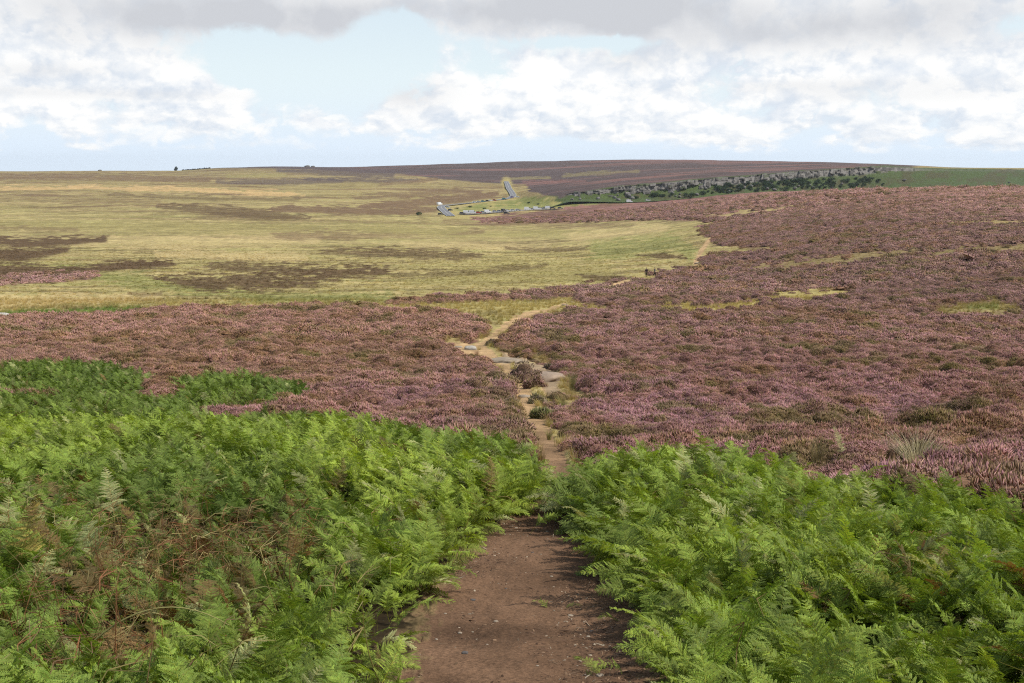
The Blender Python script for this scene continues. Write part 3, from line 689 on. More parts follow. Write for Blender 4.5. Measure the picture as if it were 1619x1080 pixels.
# ---- grass tufts
def tuft(seed, nb, rad, h, w, spread=.55, seg=3):
    r = random.Random(seed); V = []; Q = []; Cc = []
    for i in range(nb):
        a = r.random() * 6.283; d = rad * r.random(); b = Vector((math.cos(a) * d, math.sin(a) * d, -.02)); out = Vector((math.cos(a + r.gauss(0, .5)), math.sin(a + r.gauss(0, .5)), 0))
        hh = h * r.uniform(.55, 1.1); sp = spread * r.uniform(.15, 1.3); sidev = Vector((-out.y, out.x, 0)) * w * r.uniform(.6, 1.3); c = r.uniform(.7, 1.25); pr = None
        cc = (c, c * r.uniform(.9, 1.05), c * r.uniform(.8, 1.1))
        for k in range(seg + 1):
            q = k / seg; p = b + Vector((0, 0, hh * (q - .18 * sp * q * q))) + out * hh * sp * q * q; ww = sidev * (1 - q * .85)
            V += [p - ww, p + ww]; Cc += [cc, cc]
            if k: i0 = len(V) - 4; Q.append((i0, i0 + 1, i0 + 3, i0 + 2))
    return np.array([tuple(v) for v in V]), np.array(Q), np.array(Cc)
GRM = leaf_mat('grass_blade', .3, .6, .2)
G_T = [proto('grass_tuft', *tuft(70 + s, 60, .22, .38, .006, .7), GRM) for s in range(3)] + [proto('grass_tuft', *tuft(80 + s, 26, .7, .42, .03, .7, 2), GRM) for s in range(3)]
def grass():
    P_, R_, S_, T_, I_ = [], [], [], [], []
    for (y0, y1, dens, base, s0) in ((18, 70, 6, 0, .8), (70, 140, 2.2, 0, 1.1), (140, 420, .5, 3, .6)):
        xx, yy = field(y0, y1, dens, .52); zz, cvv = ground(xx, yy)
        fade = np.clip((430 - yy) / 150, 0, 1)
        k = (cvv['heather'] < .4) & (cvv['path'] < .25) & (cvv['brk'] < .2) & (rng.random(len(xx)) < fade * .9)
        xx, yy, zz = xx[k], yy[k], zz[k]; n = len(xx)
        sc = s0 * (.55 + .7 * rng.random(n)); c = cvv['col'][k] * K_ALB * 1.3
        c = np.where((cvv['brk'][k] > .05)[:, None], C['grass'] * K_ALB, c)
        P_.append(np.column_stack([xx, yy, zz])); R_.append(np.column_stack([rng.normal(0, .1, n), rng.normal(0, .1, n), rng.random(n) * 6.283])); S_.append(np.column_stack([sc] * 3))
        T_.append(c * (.86 + .28 * rng.random(n)[:, None])); I_.append(base + rng.integers(0, 3, n))
    return scatter('grass', np.concatenate(P_), np.concatenate(R_), np.concatenate(S_), np.concatenate(T_), np.concatenate(I_), G_T, 'tawny moorland grass growing across the valley and along the footpath', 'grass')
grass()

# ---- litter of twigs, chips and leaf bits on the path
chipV = np.array([(-.012, -.006, 0), (.012, -.004, .002), (.010, .006, .004), (-.009, .007, .001), (0, 0, .006)]); chipT = np.array([(0, 1, 4), (1, 2, 4), (2, 3, 4), (3, 0, 4)])
twV = np.array([(-.05, -.002, 0), (.05, -.0015, .003), (.05, .0015, .003), (-.05, .002, 0), (0, .006, .006)]); twT = np.array([(0, 1, 4), (1, 2, 4), (2, 3, 4), (3, 0, 4)])
CH = leaf_mat('dry_litter', .0, .9, .1)
def debris():
    xx, yy = field(4.2, 24, 1100, .2); xx = xx + .03 * yy * 0
    z0 = base_z(xx, yy); px, py = project(xx, yy, z0); lo = np.interp(py, EDGE_Y, EDGE_L); hi = np.interp(py, EDGE_Y, EDGE_R); f = 1.08 - np.abs(px - (lo + hi) / 2) / ((hi - lo) / 2)
    k = (f > 0) & (rng.random(len(xx)) < sstep(-.35, .35, fbm(xx / .6, yy / .9, 3, 151))) & (rng.random(len(xx)) < .25 + .75 * (1 - np.clip(f, 0, 1)) ** 1.5); xx, yy = xx[k], yy[k]; zz, cvv = ground(xx, yy); n = len(xx)
    r = rng.random(n)[:, None]; t = np.where(r < .55, np.array((.085, .050, .032)), np.where(r < .85, np.array((.18, .115, .07)), np.array((.27, .22, .16)))) * (.6 + .8 * rng.random(n)[:, None])
    s = .35 + 1.0 * rng.random(n) ** 2
    scatter('path_litter', np.column_stack([xx, yy, zz + .001]), np.column_stack([rng.normal(0, .2, n), rng.normal(0, .2, n), rng.random(n) * 6.283]), np.column_stack([s, s, s]), t, (rng.random(n) < .2).astype(int),
            [proto('leaf_bit', chipV, chipT, np.ones((5, 3)), CH), proto('twig', twV, twT, np.ones((5, 3)), CH)], 'dry brown leaf litter and twigs strewn over the earth path', 'leaf litter')
debris()
CLOUD_T = .90
HAZE = 0.00005
# ------------------------------------------------------------------ the crag
ROCKM = vcol_mat('gritstone', .9, .4, .6, .25); STONEM = plain_mat('pale_stone', (.27, .22, .165), .85, .2, .3, 6.0, bump=.02)
def crag():
    q = np.linspace(868, 1900, 1500); a = (q - CX) / F / 1.0122
    fy = np.array([np.interp(a, AG, KYA[:, j]) for j in (5, 6)]); fz = np.array([np.interp(a, AG, KZA[:, j]) for j in (5, 6)])
    T = 44; vv = np.concatenate([np.linspace(-.12, 1, T - 3), [1.0, 1.0, 1.0]]); back = np.zeros(T); back[-3:] = (2.5, 7, 14); 
    tf = np.interp(q, [868, 900, 960, 1030, 1060, 1200, 1360, 1400, 1500, 1900], [.1, .15, .2, .2, .3, .5, .60, .70, .78, .8])
    ends = sstep(868, 905, q); u = np.cumsum(np.concatenate([[0], np.hypot(np.diff(a * fy[0]), np.diff(fy[0]))]))
    V = np.zeros((T, len(q), 3)); Cc = np.zeros((T, len(q), 3))
    rock = lin((142, 137, 130)) * .62; dark = lin((70, 66, 60)) * .6; green = lin((88, 102, 58)) * .62; brown = lin((96, 84, 62)) * .6
    U, VV = np.meshgrid(u, vv)
    qq = np.tile(q, (T, 1)); H = (fz[1] - fz[0])[None] * VV; TF = np.tile(tf, (T, 1))
    wu = U + 1.5 * fbm(U / 6, H / 4, 2, 401)
    b1 = _hash(np.floor(wu / 5.5), np.floor(H / 4.5 + _hash(np.floor(wu / 5.5), np.zeros_like(U), 3) * 2), 7)
    b2 = _hash(np.floor(wu / 2.2), np.floor(H / 2.0 + _hash(np.floor(wu / 2.2), np.zeros_like(U), 5) * 2), 9)
    face = sstep(-.05, .12, VV - TF) * sstep(1.03, .93, VV + 0 * U)
    rough = np.where(qq > 1390, .35, 1.0)
    disp = (face * (4.2 * (b1 - .4) + 1.8 * (b2 - .5)) + (1 - face) * 1.4 * fbm(U / 5, H / 3, 3, 411) + face * 1.2 * fbm(U / 9, H / 9, 3, 421)) * rough
    prog = np.where(VV < TF, VV / TF * .72, .72 + (VV - TF) / (1 - TF) * .28)
    Y0 = fy[0][None] + (fy[1] - fy[0])[None] * prog - 5.0 - disp + back[:, None]
    Z0 = fz[0][None] + (fz[1] - fz[0])[None] * VV + .5
    top = (1.1 * (b1 - .4) + .9 * fbm(U / 14, 0 * U, 3, 431)) * sstep(.85, 1, VV) * rough * (back[:, None] < 5)
    Z0 = Z0 + top - (back[:, None] > 5) * 1.2 - (back[:, None] > 10) * 1.5
    Z0 = Z0 - (1 - ends)[None] * 3.0
    V[..., 0] = a[None] * Y0; V[..., 1] = Y0; V[..., 2] = Z0
    n = fbm(U / 7, H / 2.2, 4, 441); g = np.clip((1 - face) * 1.0 + sstep(.3, .55, n) * .6 + np.clip((qq > 1385) * .8 * (n > -.35) * (VV < .78) + sstep(1420, 1480, qq) * .75, 0, 1), 0, 1)
    g = np.where((VV > .97), np.maximum(g, .6 * (n > -.1)), g)
    Cc[:] = rock; dk = np.clip(sstep(.5, .9, b2) * .7 * face, 0, 1); Cc = Cc * (1 - dk[..., None]) + dark * dk[..., None]
    gc = green * (1 - sstep(-.2, .5, fbm(U / 11, H / 5, 3, 451))[..., None] * .6) + brown * sstep(-.2, .5, fbm(U / 11, H / 5, 3, 451))[..., None] * .6
    Cc = Cc * (1 - g[..., None]) + gc * g[..., None]
    i = np.arange(T * len(q)).reshape(T, len(q)); Q = np.stack([i[:-1, :-1], i[:-1, 1:], i[1:, 1:], i[1:, :-1]], -1).reshape(-1, 4)
    me = mesh_np('cliff', V.reshape(-1, 3), Q, Cc.reshape(-1, 3)); o = link('cliff', me, ROCKM)
    tag(o, 'long grey gritstone crag with grassy ledges below the dark moor', 'cliff', kind='structure')
    return q, V, face
cq, CV, _ = crag()
def on_crag(px, v):
    j = int(np.argmin(np.abs(cq - px))); k = int(np.clip((v + .12) / 1.12 * (CV.shape[0] - 4), 0, CV.shape[0] - 4)); return Vector(CV[k, j])

def rock_mesh(seed, sx, sy, sz, rough=.35, sub=3, block=.3):
    import bmesh
    bm = bmesh.new(); bmesh.ops.create_icosphere(bm, subdivisions=sub, radius=1); r = random.Random(seed)
    from mathutils import noise
    off = Vector((r.random() * 50, r.random() * 50, r.random() * 50))
    for v in bm.verts:
        p = v.co.copy(); m = max(abs(p.x), abs(p.y), abs(p.z)); p = p.lerp(p / m * .8, block)
        d = 1 + rough * noise.fractal(p * 1.1 + off, 1, 2, 4) * .6
        v.co = Vector((p.x * sx * d, p.y * sy * d, p.z * sz * d))
    me = bpy.data.meshes.new('rock'); bm.to_mesh(me); bm.free()
    for p_ in me.polygons: p_.use_smooth = True
    return me
GRIT = plain_mat('gritstone_block', (.16, .15, .135), .9, .2, .4, 1.2, bump=.15)
bms = [rock_mesh(500 + s, 1.6, 1.3, 1.1, .5, 2, .6) for s in range(4)]
for b_ in bms: b_.materials.append(GRIT)
rr = random.Random(5)
for k in range(40):
    px = rr.uniform(905, 1360) if k < 38 else rr.uniform(1360, 1600); p = on_crag(px, rr.uniform(.02, .42))
    o = link('boulder', bms[k % 4]); o.location = p + Vector((0, -1.0, .4)); s = rr.uniform(.5, 1.25); o.scale = (s, s, s * rr.uniform(.7, 1.1)); o.rotation_euler = (rr.uniform(-.3, .3), rr.uniform(-.3, .3), rr.random() * 6.28)
    tag(o, 'grey gritstone boulder fallen onto the slope below the crag', 'boulder', 'boulders below the crag')

# ---- bushes and trees
BUSHM = vcol_mat('bush_leaf', .7, .3, 1.5, 0, .2); BARKM = plain_mat('bark', (.09, .07, .05), .9, .1, .3, 8)
def leafy(seed, w, h, n, size, base, lean=0.0):
    r = random.Random(seed); V = []; Q = []; Cc = []; lobes = [(Vector((r.gauss(0, .3) * w, r.gauss(0, .3) * w, h * r.uniform(.3, .75))), r.uniform(.28, .5)) for _ in range(9)]
    for i in range(n):
        c, rad = r.choice(lobes); d = Vector((r.gauss(0, 1), r.gauss(0, 1), r.gauss(0, 1))).normalized() * r.uniform(.6, 1.05)
        p = c + Vector((d.x * rad * w, d.y * rad * w, d.z * rad * h * .75)); p.x += lean * p.z
        if p.z < .05: p.z = .05 + r.random() * .2
        nrm = (d + Vector((r.gauss(0, .5), r.gauss(0, .5), r.gauss(0, .5)))).normalized(); u = nrm.orthogonal().normalized(); vv = nrm.cross(u); s = size * r.uniform(.6, 1.4)
        k = len(V); V += [p + u * s, p + vv * s * .8, p - u * s, p - vv * s * .8]; Q.append((k, k + 1, k + 2, k + 3)); c1 = r.uniform(.6, 1.35); Cc += [tuple(b * c1 for b in base)] * 4
    return mesh_np('foliage', [tuple(v) for v in V], Q, Cc)
def stem_mesh(h, r0, lean=0.0, seed=0):
    m = MB(); r = random.Random(seed)
    m.tube([(0, 0, -.5), (lean * h * .2, .05, h * .3), (lean * h * .55, 0, h * .6)], [r0, r0 * .75, r0 * .4], 6)
    for k in range(5):
        a = r.random() * 6.28; m.tube([(lean * h * .25, 0, h * .35), (lean * h * .4 + math.cos(a) * h * .16, math.sin(a) * h * .16, h * .55), (lean * h * .6 + math.cos(a) * h * .28, math.sin(a) * h * .28, h * .7)], [r0 * .5, r0 * .35, r0 * .15], 4)
    me = bpy.data.meshes.new('trunk'); me.from_pydata(m.v, [], m.f); me.materials.append(BARKM); return me
bv = []
for s in range(4):
    f = leafy(700 + s, 3.6 + s * .5, 3.6 + .4 * s, 420, .34, (.045, .075, .028)); f.materials.append(BUSHM); bv.append((f, stem_mesh(3.2, .12, 0, s)))
def tree(name, loc, sc, label, cat, group=None, var=0, rz=0.0):
    t = empty(name, loc, rz); t.scale = sc; tag(t, label, cat, group); link('crown', bv[var][0], None, t); link('trunk', bv[var][1], None, t); return t
for k in range(120):
    r_ = rr.random(); px = rr.uniform(1120, 1375) if r_ < .72 else (rr.uniform(1040, 1120) if r_ < .80 else (rr.uniform(950, 1040) if r_ < .83 else rr.uniform(1150, 1400)))
    v = rr.uniform(.0, .5) if px > 1120 else rr.uniform(0, .3)
    p = on_crag(px, v); s = rr.uniform(.45, 1.0)
    tree('hawthorn_bush', p + Vector((0, -.8, -.3)), (s, s, s * rr.uniform(.75, 1.1)), 'dark green bush growing on the steep slope below the crag', 'bush', 'bushes below the crag', k % 4, rr.random() * 6.28)
p = at(661, 341)[0]; tree('hawthorn_bush', Vector(p), (.6, .6, .55), 'lone dark green bush on the grass beside the curving road', 'bush', None, 1)
for px, py, w in ((722, 330, .5), (742, 328, .6), (765, 331, .45), (776, 327, .4), (836, 322, .6), (850, 324, .5)):
    p = at(px, py)[0]; tree('gorse_bush', Vector(p), (w, w, w * .6), 'small green bush on the bank between road and car park', 'bush', 'bushes on the car park bank', int(px) % 4)
# wind-bent tree, wall and outcrop on the skyline
def sky_pt(px, back=-12.0):
    a = (px - CX) / F / 1.0122; d = float(np.interp(a, AG, SKD)) + back; z, _ = ground(np.array([a * d]), np.array([d])); return Vector((a * d, d, float(z[0])))
t = empty('hawthorn_tree', sky_pt(276)); tag(t, 'lone dark wind-bent tree standing on the skyline', 'tree')
f = leafy(811, 5.2, 9.5, 900, .55, (.035, .045, .025), .33); f.materials.append(BUSHM); link('crown', f, None, t); link('trunk', stem_mesh(8, .35, .3, 3), None, t)
wm = MB()
for k in range(60):
    q = 288 + k * .75; p = sky_pt(q); h = 1.8 + .8 * math.sin(k * .9) * math.sin(k * .37) + rr.random() * .5; wm.prism([(p.x - .7, p.z - 1), (p.x + 1.0, p.z - 1), (p.x + .9, p.z + h), (p.x - .55, p.z + h * .96)], p.y - .4, p.y + .4, (.10, .10, .095))
tag(wm.build('stone_wall', ROCKM), 'low dark drystone wall running along the skyline', 'wall')
for px, s in ((486, 3.4), (495, 2.4), (158, 2.2)):
    o = link('outcrop', bms[1]); o.location = sky_pt(px) + Vector((0, 0, .6)); o.scale = (s * 1.3, s, s * .8); tag(o, 'small dark rock outcrop on the skyline', 'rock', 'outcrops on the skyline')

# ------------------------------------------------------------------ road
ASPH = plain_mat('asphalt', (.16, .16, .165), .85, .2, .2, .3); PAINT = plain_mat('road_paint', (.62, .62, .58), .7, .3, .1, 2.0); GRAV = plain_mat('car_park_gravel', (.25, .22, .18), .95, .1, .3, .4)
def ribbon(name, pts, offs, m, lift, label, cat):
    pts = np.array(pts); d = np.concatenate([[0], np.cumsum(np.hypot(*np.diff(pts[:, :2], axis=0).T))]); s = np.arange(0, d[-1], 2.5)
    X = np.interp(s, d, pts[:, 0]); Y = np.interp(s, d, pts[:, 1]); ker = np.ones(13) / 13
    X = np.convolve(np.pad(X, 6, mode='edge'), ker, 'valid'); Y = np.convolve(np.pad(Y, 6, mode='edge'), ker, 'valid')
    tx, ty = np.gradient(X), np.gradient(Y); L = np.hypot(tx, ty); nx, ny = ty / L, -tx / L
    V = []; Q = []
    zc = base_z(X, Y); zc = np.convolve(np.pad(zc, 6, mode='edge'), ker, 'valid')
    for g, (o0, o1) in enumerate(offs):
        b = len(V)
        for i in range(len(X)):
            for o_ in (o0, o1): V.append((X[i] + nx[i] * o_, Y[i] + ny[i] * o_, zc[i] + lift))
        Q += [(b + 2 * i, b + 2 * i + 1, b + 2 * i + 3, b + 2 * i + 2) for i in range(len(X) - 1)]
    o = link(name, mesh_np(name, V, Q), m); tag(o, label, cat, kind='structure'); return o
rp = at([p[0] for p in ROADPX], [p[1] for p in ROADPX])
ribbon('road', rp, [(-3.1, 3.1)], ASPH, .45, 'grey moorland road climbing away in a double bend', 'road')
ribbon('road_markings', rp, [(-2.9, -2.75), (2.75, 2.9), (-.07, .07)], PAINT, .47, 'pale painted edge and centre lines of the moorland road', 'road markings')
ck = at([724, 745, 780, 810, 850, 895], [340, 339, 336.5, 334.5, 332, 331.5])
ribbon('car_park', ck, [(-5.5, 5.5)], GRAV, .4, 'gravel car park strip beside the moorland road', 'car park')

# ------------------------------------------------------------------ vehicles
GLASS = plain_mat('car_glass', (.02, .025, .03), .1, .6, .05); TYRE = plain_mat('tyre', (.02, .02, .02), .8, .2, .1); HUB = plain_mat('hub', (.4, .4, .42), .35, .5, .1, metallic=.8)
def paint(n, c): return plain_mat(n, c, .3, .5, .05, 1.0, coat=.5)
PAINTS = {'white': paint('white_paint', (.8, .8, .8)), 'silver': paint('silver_paint', (.42, .44, .46)), 'red': paint('red_paint', (.40, .03, .025)), 'dark': paint('dark_paint', (.025, .028, .035)),
          'blue': paint('blue_paint', (.04, .10, .25)), 'teal': paint('teal_paint', (.03, .20, .24)), 'purple': paint('purple_paint', (.12, .06, .22)), 'grey': paint('grey_paint', (.13, .135, .14))}
def wheel_mesh():
    m = MB(); n = 14; pr = [(math.cos(6.2832 * k / n) * .33, math.sin(6.2832 * k / n) * .33) for k in range(n)]; m.prism(pr, -.1, .1); me = bpy.data.meshes.new('wheel'); me.from_pydata(m.v, [], m.f); me.materials.append(TYRE)
    h = MB(); h.prism([(p[0] * .6, p[1] * .6) for p in pr], -.112, .112); mh = bpy.data.meshes.new('rim'); mh.from_pydata(h.v, [], h.f); mh.materials.append(HUB); return me, mh
WM, RM = wheel_mesh()
def vehicle_meshes(kind):
    b = MB(); w = MB()
    if kind == 'car':
        b.prism([(-2.1, .28), (2.05, .28), (2.12, .62), (1.95, .80), (1.0, .95), (-1.95, .98), (-2.15, .75)], -.86, .86); b.prism([(-1.55, 1.42), (.15, 1.44), (-.05, 1.50), (-1.4, 1.49)], -.66, .66)
        for x0, x1, y0 in ((-.62, -.54, 0), (-1.75, -1.6, 0)):
            for sg in (-1, 1): b.prism([(x0 - .08, .97), (x1 + .02, .97), (x1 + .08, 1.43), (x0 + .03, 1.43)], sg * .735 - .02, sg * .735 + .02)
        w.prism([(-1.88, .975), (.92, .955), (.15, 1.435), (-1.55, 1.415)], -.72, .72); wx = (-1.3, 1.3); L = 4.2
    else:
        b.prism([(-2.5, .32), (2.4, .32), (2.5, .75), (2.25, 1.15), (1.75, 1.30), (-2.5, 1.30)], -.95, .95); b.prism([(-2.5, 1.30), (.95, 1.30), (.95, 2.1), (.6, 2.25), (-2.4, 2.25), (-2.5, 2.1)], -.94, .94); b.prism([(.95, 2.05), (1.2, 2.02), (.9, 2.2), (.6, 2.25)], -.9, .9)
        w.prism([(.96, 1.302), (1.78, 1.302), (1.22, 2.04), (.96, 2.05)], -.91, .91); wx = (-1.6, 1.6); L = 5
    mb = bpy.data.meshes.new('body'); mb.from_pydata(b.v, [], b.f); mw = bpy.data.meshes.new('windows'); mw.from_pydata(w.v, [], w.f); mw.materials.append(GLASS)
    return mb, mw, wx
VM = {k: vehicle_meshes(k) for k in ('car', 'van')}; VB = {}
def vehicle(kind, colour, px, py, rz, label, lift=.45, group=None):
    mb, mw, wx = VM[kind]
    if (kind, colour) not in VB:
        c = mb.copy(); c.materials.append(PAINTS[colour]); VB[(kind, colour)] = c
    p = at(px, py)[0]; zc = float(base_z(p[0], p[1])); t = empty('parked_' + kind, (p[0], p[1], zc + lift), rz); tag(t, label, kind, group)
    link('body', VB[(kind, colour)], None, t); link('windows', mw, None, t)
    for x_ in wx:
        for y_ in (-.8, .8): wh = link('wheel', WM, None, t, (x_, y_, .33)); link('rim', RM, None, wh)
row = 'parked in the front row of the car park'
for a_ in [('car','dark',731,339.6,.2,'dark car at the end of the front row nearest the road bend'),('van','white',738,339,.1,'white van beside the dark end car of the front row'),('van','white',747,338.6,.05,'taller white van, second from the road bend end of the row'),
           ('car','red',757,338.6,.1,'red car parked between white vans in the front row'),('car','silver',764,338,.0,'silver car parked just past the red car in the front row'),('van','white',771,337.6,.3,'white van with grass gap behind it in the front row'),
           ('car','silver',783,336.8,.1,'silver car before the tall dark van in the front row'),('car','silver',790,336.3,.0,'silver car touching the shadow of the dark van'),('van','dark',796,336,1.2,'tall dark van parked nose-on in the middle of the front row'),
           ('car','white',803,335.4,.1,'white car just past the tall dark van'),('car','white',811,334.9,.0,'white car halfway along the far half of the row'),('car','silver',819,334.2,.1,'silver car in the far half of the front row'),
           ('van','white',834,333,.1,'white van starting the tight far group of the row'),('car','silver',841,332.6,.0,'silver car second in the tight far group'),('van','white',848,332.2,.1,'white van third in the tight far group'),('car','white',855,331.9,.1,'white car fourth in the tight far group'),
           ('car','silver',861,331.6,.0,'silver car fifth in the tight far group'),('van','white',867,331.3,.1,'white van ending the tight far group'),('car','dark',874,331.0,.1,'dark car just beyond the tight far group'),('car','grey',886,331.2,.0,'lone grey car at the heather end of the car park'),
           ('car','dark',801,339.5,.0,'dark car parked on the grass in front of the row')]:
    vehicle(*a_)
for a_ in [('car','white',751,321.5,.1,'white car on the road verge at the start of the upper line'),('car','silver',757,320.9,.1,'silver car next to the white car on the road verge'),('car','teal',764,320.2,.15,'teal car between silver and dark cars on the verge'),
           ('car','dark',771,319.6,.15,'dark car on the road verge above the bushes'),('car','white',776,319.0,.15,'white car between the dark and red cars on the verge'),('car','red',782,318.4,.15,'red car parked on the road verge above the bank'),
           ('car','teal',797,316.2,.2,'teal car at the foot of the climbing road'),('car','purple',810,313.6,1.0,'purple car on the bend of the climbing road'),('car','white',818,313.2,.1,'white car on the outside of the road bend'),
           ('van','white',695,325.0,.9,'white van at the lower road bend'),('car','silver',709,329.5,1.2,'silver car parked beside the lower stretch of road'),('car','dark',712,334.5,1.1,'dark car parked beside the lower stretch of road'),('car','dark',697,341.2,.1,'dark car on the grass at the bottom of the road'),
           ('van','white',995,320.6,.1,'lone white van showing over the heather ridge below the crag'),('car','white',1025,318.4,.1,'lone white car showing over the heather ridge below the crag')]:
    vehicle(*a_, lift=.48 if a_[2] < 990 else .3)

# ------------------------------------------------------------------ walkers
def skin(name, joints, edges, m, parent=None, sub=2):
    me = bpy.data.meshes.new(name); me.from_pydata([j[0] for j in joints], edges, []); me.materials.append(m); o = link(name, me, None, parent)
    s = o.modifiers.new('skin', 'SKIN'); s.use_smooth_shade = True
    for v, j in zip(me.skin_vertices[0].data, joints): v.radius = (j[1], j[1] if len(j) < 3 else j[2]); v.use_root = False
    me.skin_vertices[0].data[0].use_root = True
    o.modifiers.new('sub', 'SUBSURF').levels = sub; o.modifiers['sub'].render_levels = sub
    return o
SKINM = plain_mat('skin', (.45, .27, .19), .6, .3, .1); HAIRM = plain_mat('hair', (.05, .035, .025), .7, .2, .2)
def walker(px, py, rz, top, legs, label, stride):
    p = at(px, py)[0]; t = empty('person', Vector(p), rz); tag(t, label, 'person')
    s = stride; hip, kn, an = .93, .50, .09
    L = [(.10, 0, hip), (.11, s * .22, kn), (.11, s * .26 - .06, an), (.11, s * .26 + .10, .04)]
    Rr = [(-.10, 0, hip), (-.11, -s * .10, kn), (-.11, -s * .38, an + .04), (-.11, -s * .38 + .14, .05)]
    body = [((0, 0, .97), .12, .10), ((0, 0, 1.18), .125, .09), ((0, .01, 1.38), .13, .10), ((0, .02, 1.50), .055), ((0, .04, 1.60), .075, .095), ((0, .045, 1.70), .08, .10), ((0, .03, 1.77), .05)]
    b0 = len(body); body += [((.10, 0, .90), .085), (L[1], .058), (L[2], .04), (L[3], .035), ((-.10, 0, .90), .085), (Rr[1], .058), (Rr[2], .04), (Rr[3], .035)]
    ed = [(0, 1), (1, 2), (2, 3), (3, 4), (4, 5), (5, 6), (0, b0), (b0, b0 + 1), (b0 + 1, b0 + 2), (b0 + 2, b0 + 3), (0, b0 + 4), (b0 + 4, b0 + 5), (b0 + 5, b0 + 6), (b0 + 6, b0 + 7)]
    for sg, sw in ((1, -s * .25), (-1, s * .25)):
        k = len(body); body += [((sg * .19, .01, 1.42), .055), ((sg * .24, sw * .5, 1.16), .042), ((sg * .24, sw + .06, .93), .032), ((sg * .24, sw * 1.15 + .08, .85), .035, .02)]; ed += [(2, k), (k, k + 1), (k + 1, k + 2), (k + 2, k + 3)]
        for f in range(4):
            j = len(body); body += [((sg * .24 + (f - 1.5) * .004, sw * 1.15 + .07 + f * .018, .80), .009), ((sg * .235, sw * 1.15 + .08 + f * .018, .765 + abs(f - 1.4) * .006), .008)]; ed += [(k + 3, j), (j, j + 1)]
        j = len(body); body += [((sg * .21, sw * 1.15 + .125, .83), .010)]; ed += [(k + 3, j)]
    skin('body', body, ed, SKINM, t)
    j = [((0, 0, .90), .17, .13), ((0, 0, 1.15), .16, .125), ((0, .01, 1.38), .165, .125), ((0, .02, 1.48), .08)]; e = [(0, 1), (1, 2), (2, 3)]
    for sg, sw in ((1, -s * .25), (-1, s * .25)):
        k = len(j); j += [((sg * .20, .01, 1.42), .075), ((sg * .25, sw * .5, 1.16), .062), ((sg * .245, sw + .05, .95), .05)]; e += [(2, k), (k, k + 1), (k + 1, k + 2)]
    skin('jacket', j, e, top, t)
    skin('trousers', [((0, 0, .95), .15, .12), ((.10, 0, .86), .105), (L[1], .078), ((L[2][0], L[2][1], L[2][2] + .06), .06), ((-.10, 0, .86), .105), (Rr[1], .078), ((Rr[2][0], Rr[2][1], Rr[2][2] + .06), .06)], [(0, 1), (1, 2), (2, 3), (0, 4), (4, 5), (5, 6)], legs, t)
    for q in (L, Rr): skin('boot', [((q[2][0], q[2][1] - .03, q[2][2] + .04), .058), ((q[2][0], q[2][1], .055), .055), ((q[3][0], q[3][1] + .02, .05), .045)], [(0, 1), (1, 2)], TYRE, t)
    skin('hair', [((0, -.005, 1.66), .075), ((0, .0, 1.74), .098, .095), ((0, .05, 1.80), .06)], [(0, 1), (1, 2)], HAIRM, t)
    return t
walker(1022, 437.5, .3, plain_mat('dark_jacket', (.035, .02, .024), .8, .1, .2), plain_mat('olive_trousers', (.06, .058, .03), .8, .1, .2), 'person in a dark maroon jacket standing by the grassy footpath edge, ahead of the heather', .25)
walker(1035, 437.0, -1.2, plain_mat('grey_jacket', (.16, .145, .14), .8, .1, .2), plain_mat('green_trousers', (.025, .035, .02), .8, .1, .2), 'person in a grey top and dark green trousers striding beside the heather', .85)

# ------------------------------------------------------------------ stones, bushes, tussocks, fronds that stand out
def stone(px, py, wpx, hfrac, dfrac, seed, label, m=STONEM, sink=.36, name='rock', rough=.35, block=.3, tilt=0.0, group=None, cat='rock'):
    p = at(px, py)[0]; w = wpx / F * p[1] / 2; me = rock_mesh(seed, w, w * dfrac, w * hfrac, rough, 3, block); me.materials.append(m)
    o = link(name, me, None, None, (p[0], p[1], p[2] + w * hfrac * (1 - 2 * sink) * .5)); o.rotation_euler = (tilt, 0, random.Random(seed).uniform(-.4, .4)); tag(o, label, cat, group); return o
SL = plain_mat('worn_slab', (.27, .20, .145), .85, .2, .25, 2.5, bump=.03); GSLAB = plain_mat('grey_slab', (.25, .20, .145), .85, .2, .3, 3.0, bump=.03)
stone(800, 572, 62, .16, .7, 1, 'flat grey rock slab lying at the fork of the footpath', GSLAB, .38, 'rock_slab', .6, .85)
stone(861, 598, 62, .34, 1.5, 2, 'broad smooth pinkish brown rock slab beside the dark heather bush', SL, .36, 'rock_slab', .45, .5, -.1)
stone(744, 550, 22, .45, .8, 3, 'whitish rock at the end of the side branch of the path', plain_mat('bleached_stone', (.36, .33, .28), .8, .2, .2, 4), .2)
stone(830, 626, 24, .28, .8, 4, 'pale flat stone on the path beside the small round heather bush', STONEM)
stone(797, 615, 12, .4, .8, 5, 'small pale stone at the left edge of the path below the slab', STONEM)
stone(725, 547, 14, .3, .8, 6, 'low sandy rock on the thin side branch of the path', STONEM)
stone(893, 484, 12, .4, .8, 7, 'small grey stone where the path meets the yellow grass', GSLAB); stone(905, 480, 8, .5, .8, 8, 'tiny grey stone just beyond the path end in the grass', GSLAB)
stone(-2, 500, 34, .22, .6, 9, 'whitish rock lying in the green strip at the photo edge', plain_mat('bleached_rock', (.42, .39, .35), .8, .2, .2, 4), .1)
stone(1102, 417, 9, .4, .8, 10, 'small pale rock on the distant footpath across the grass', STONEM)
DKS = plain_mat('dark_stone', (.10, .09, .085), .85, .2, .3, 8)
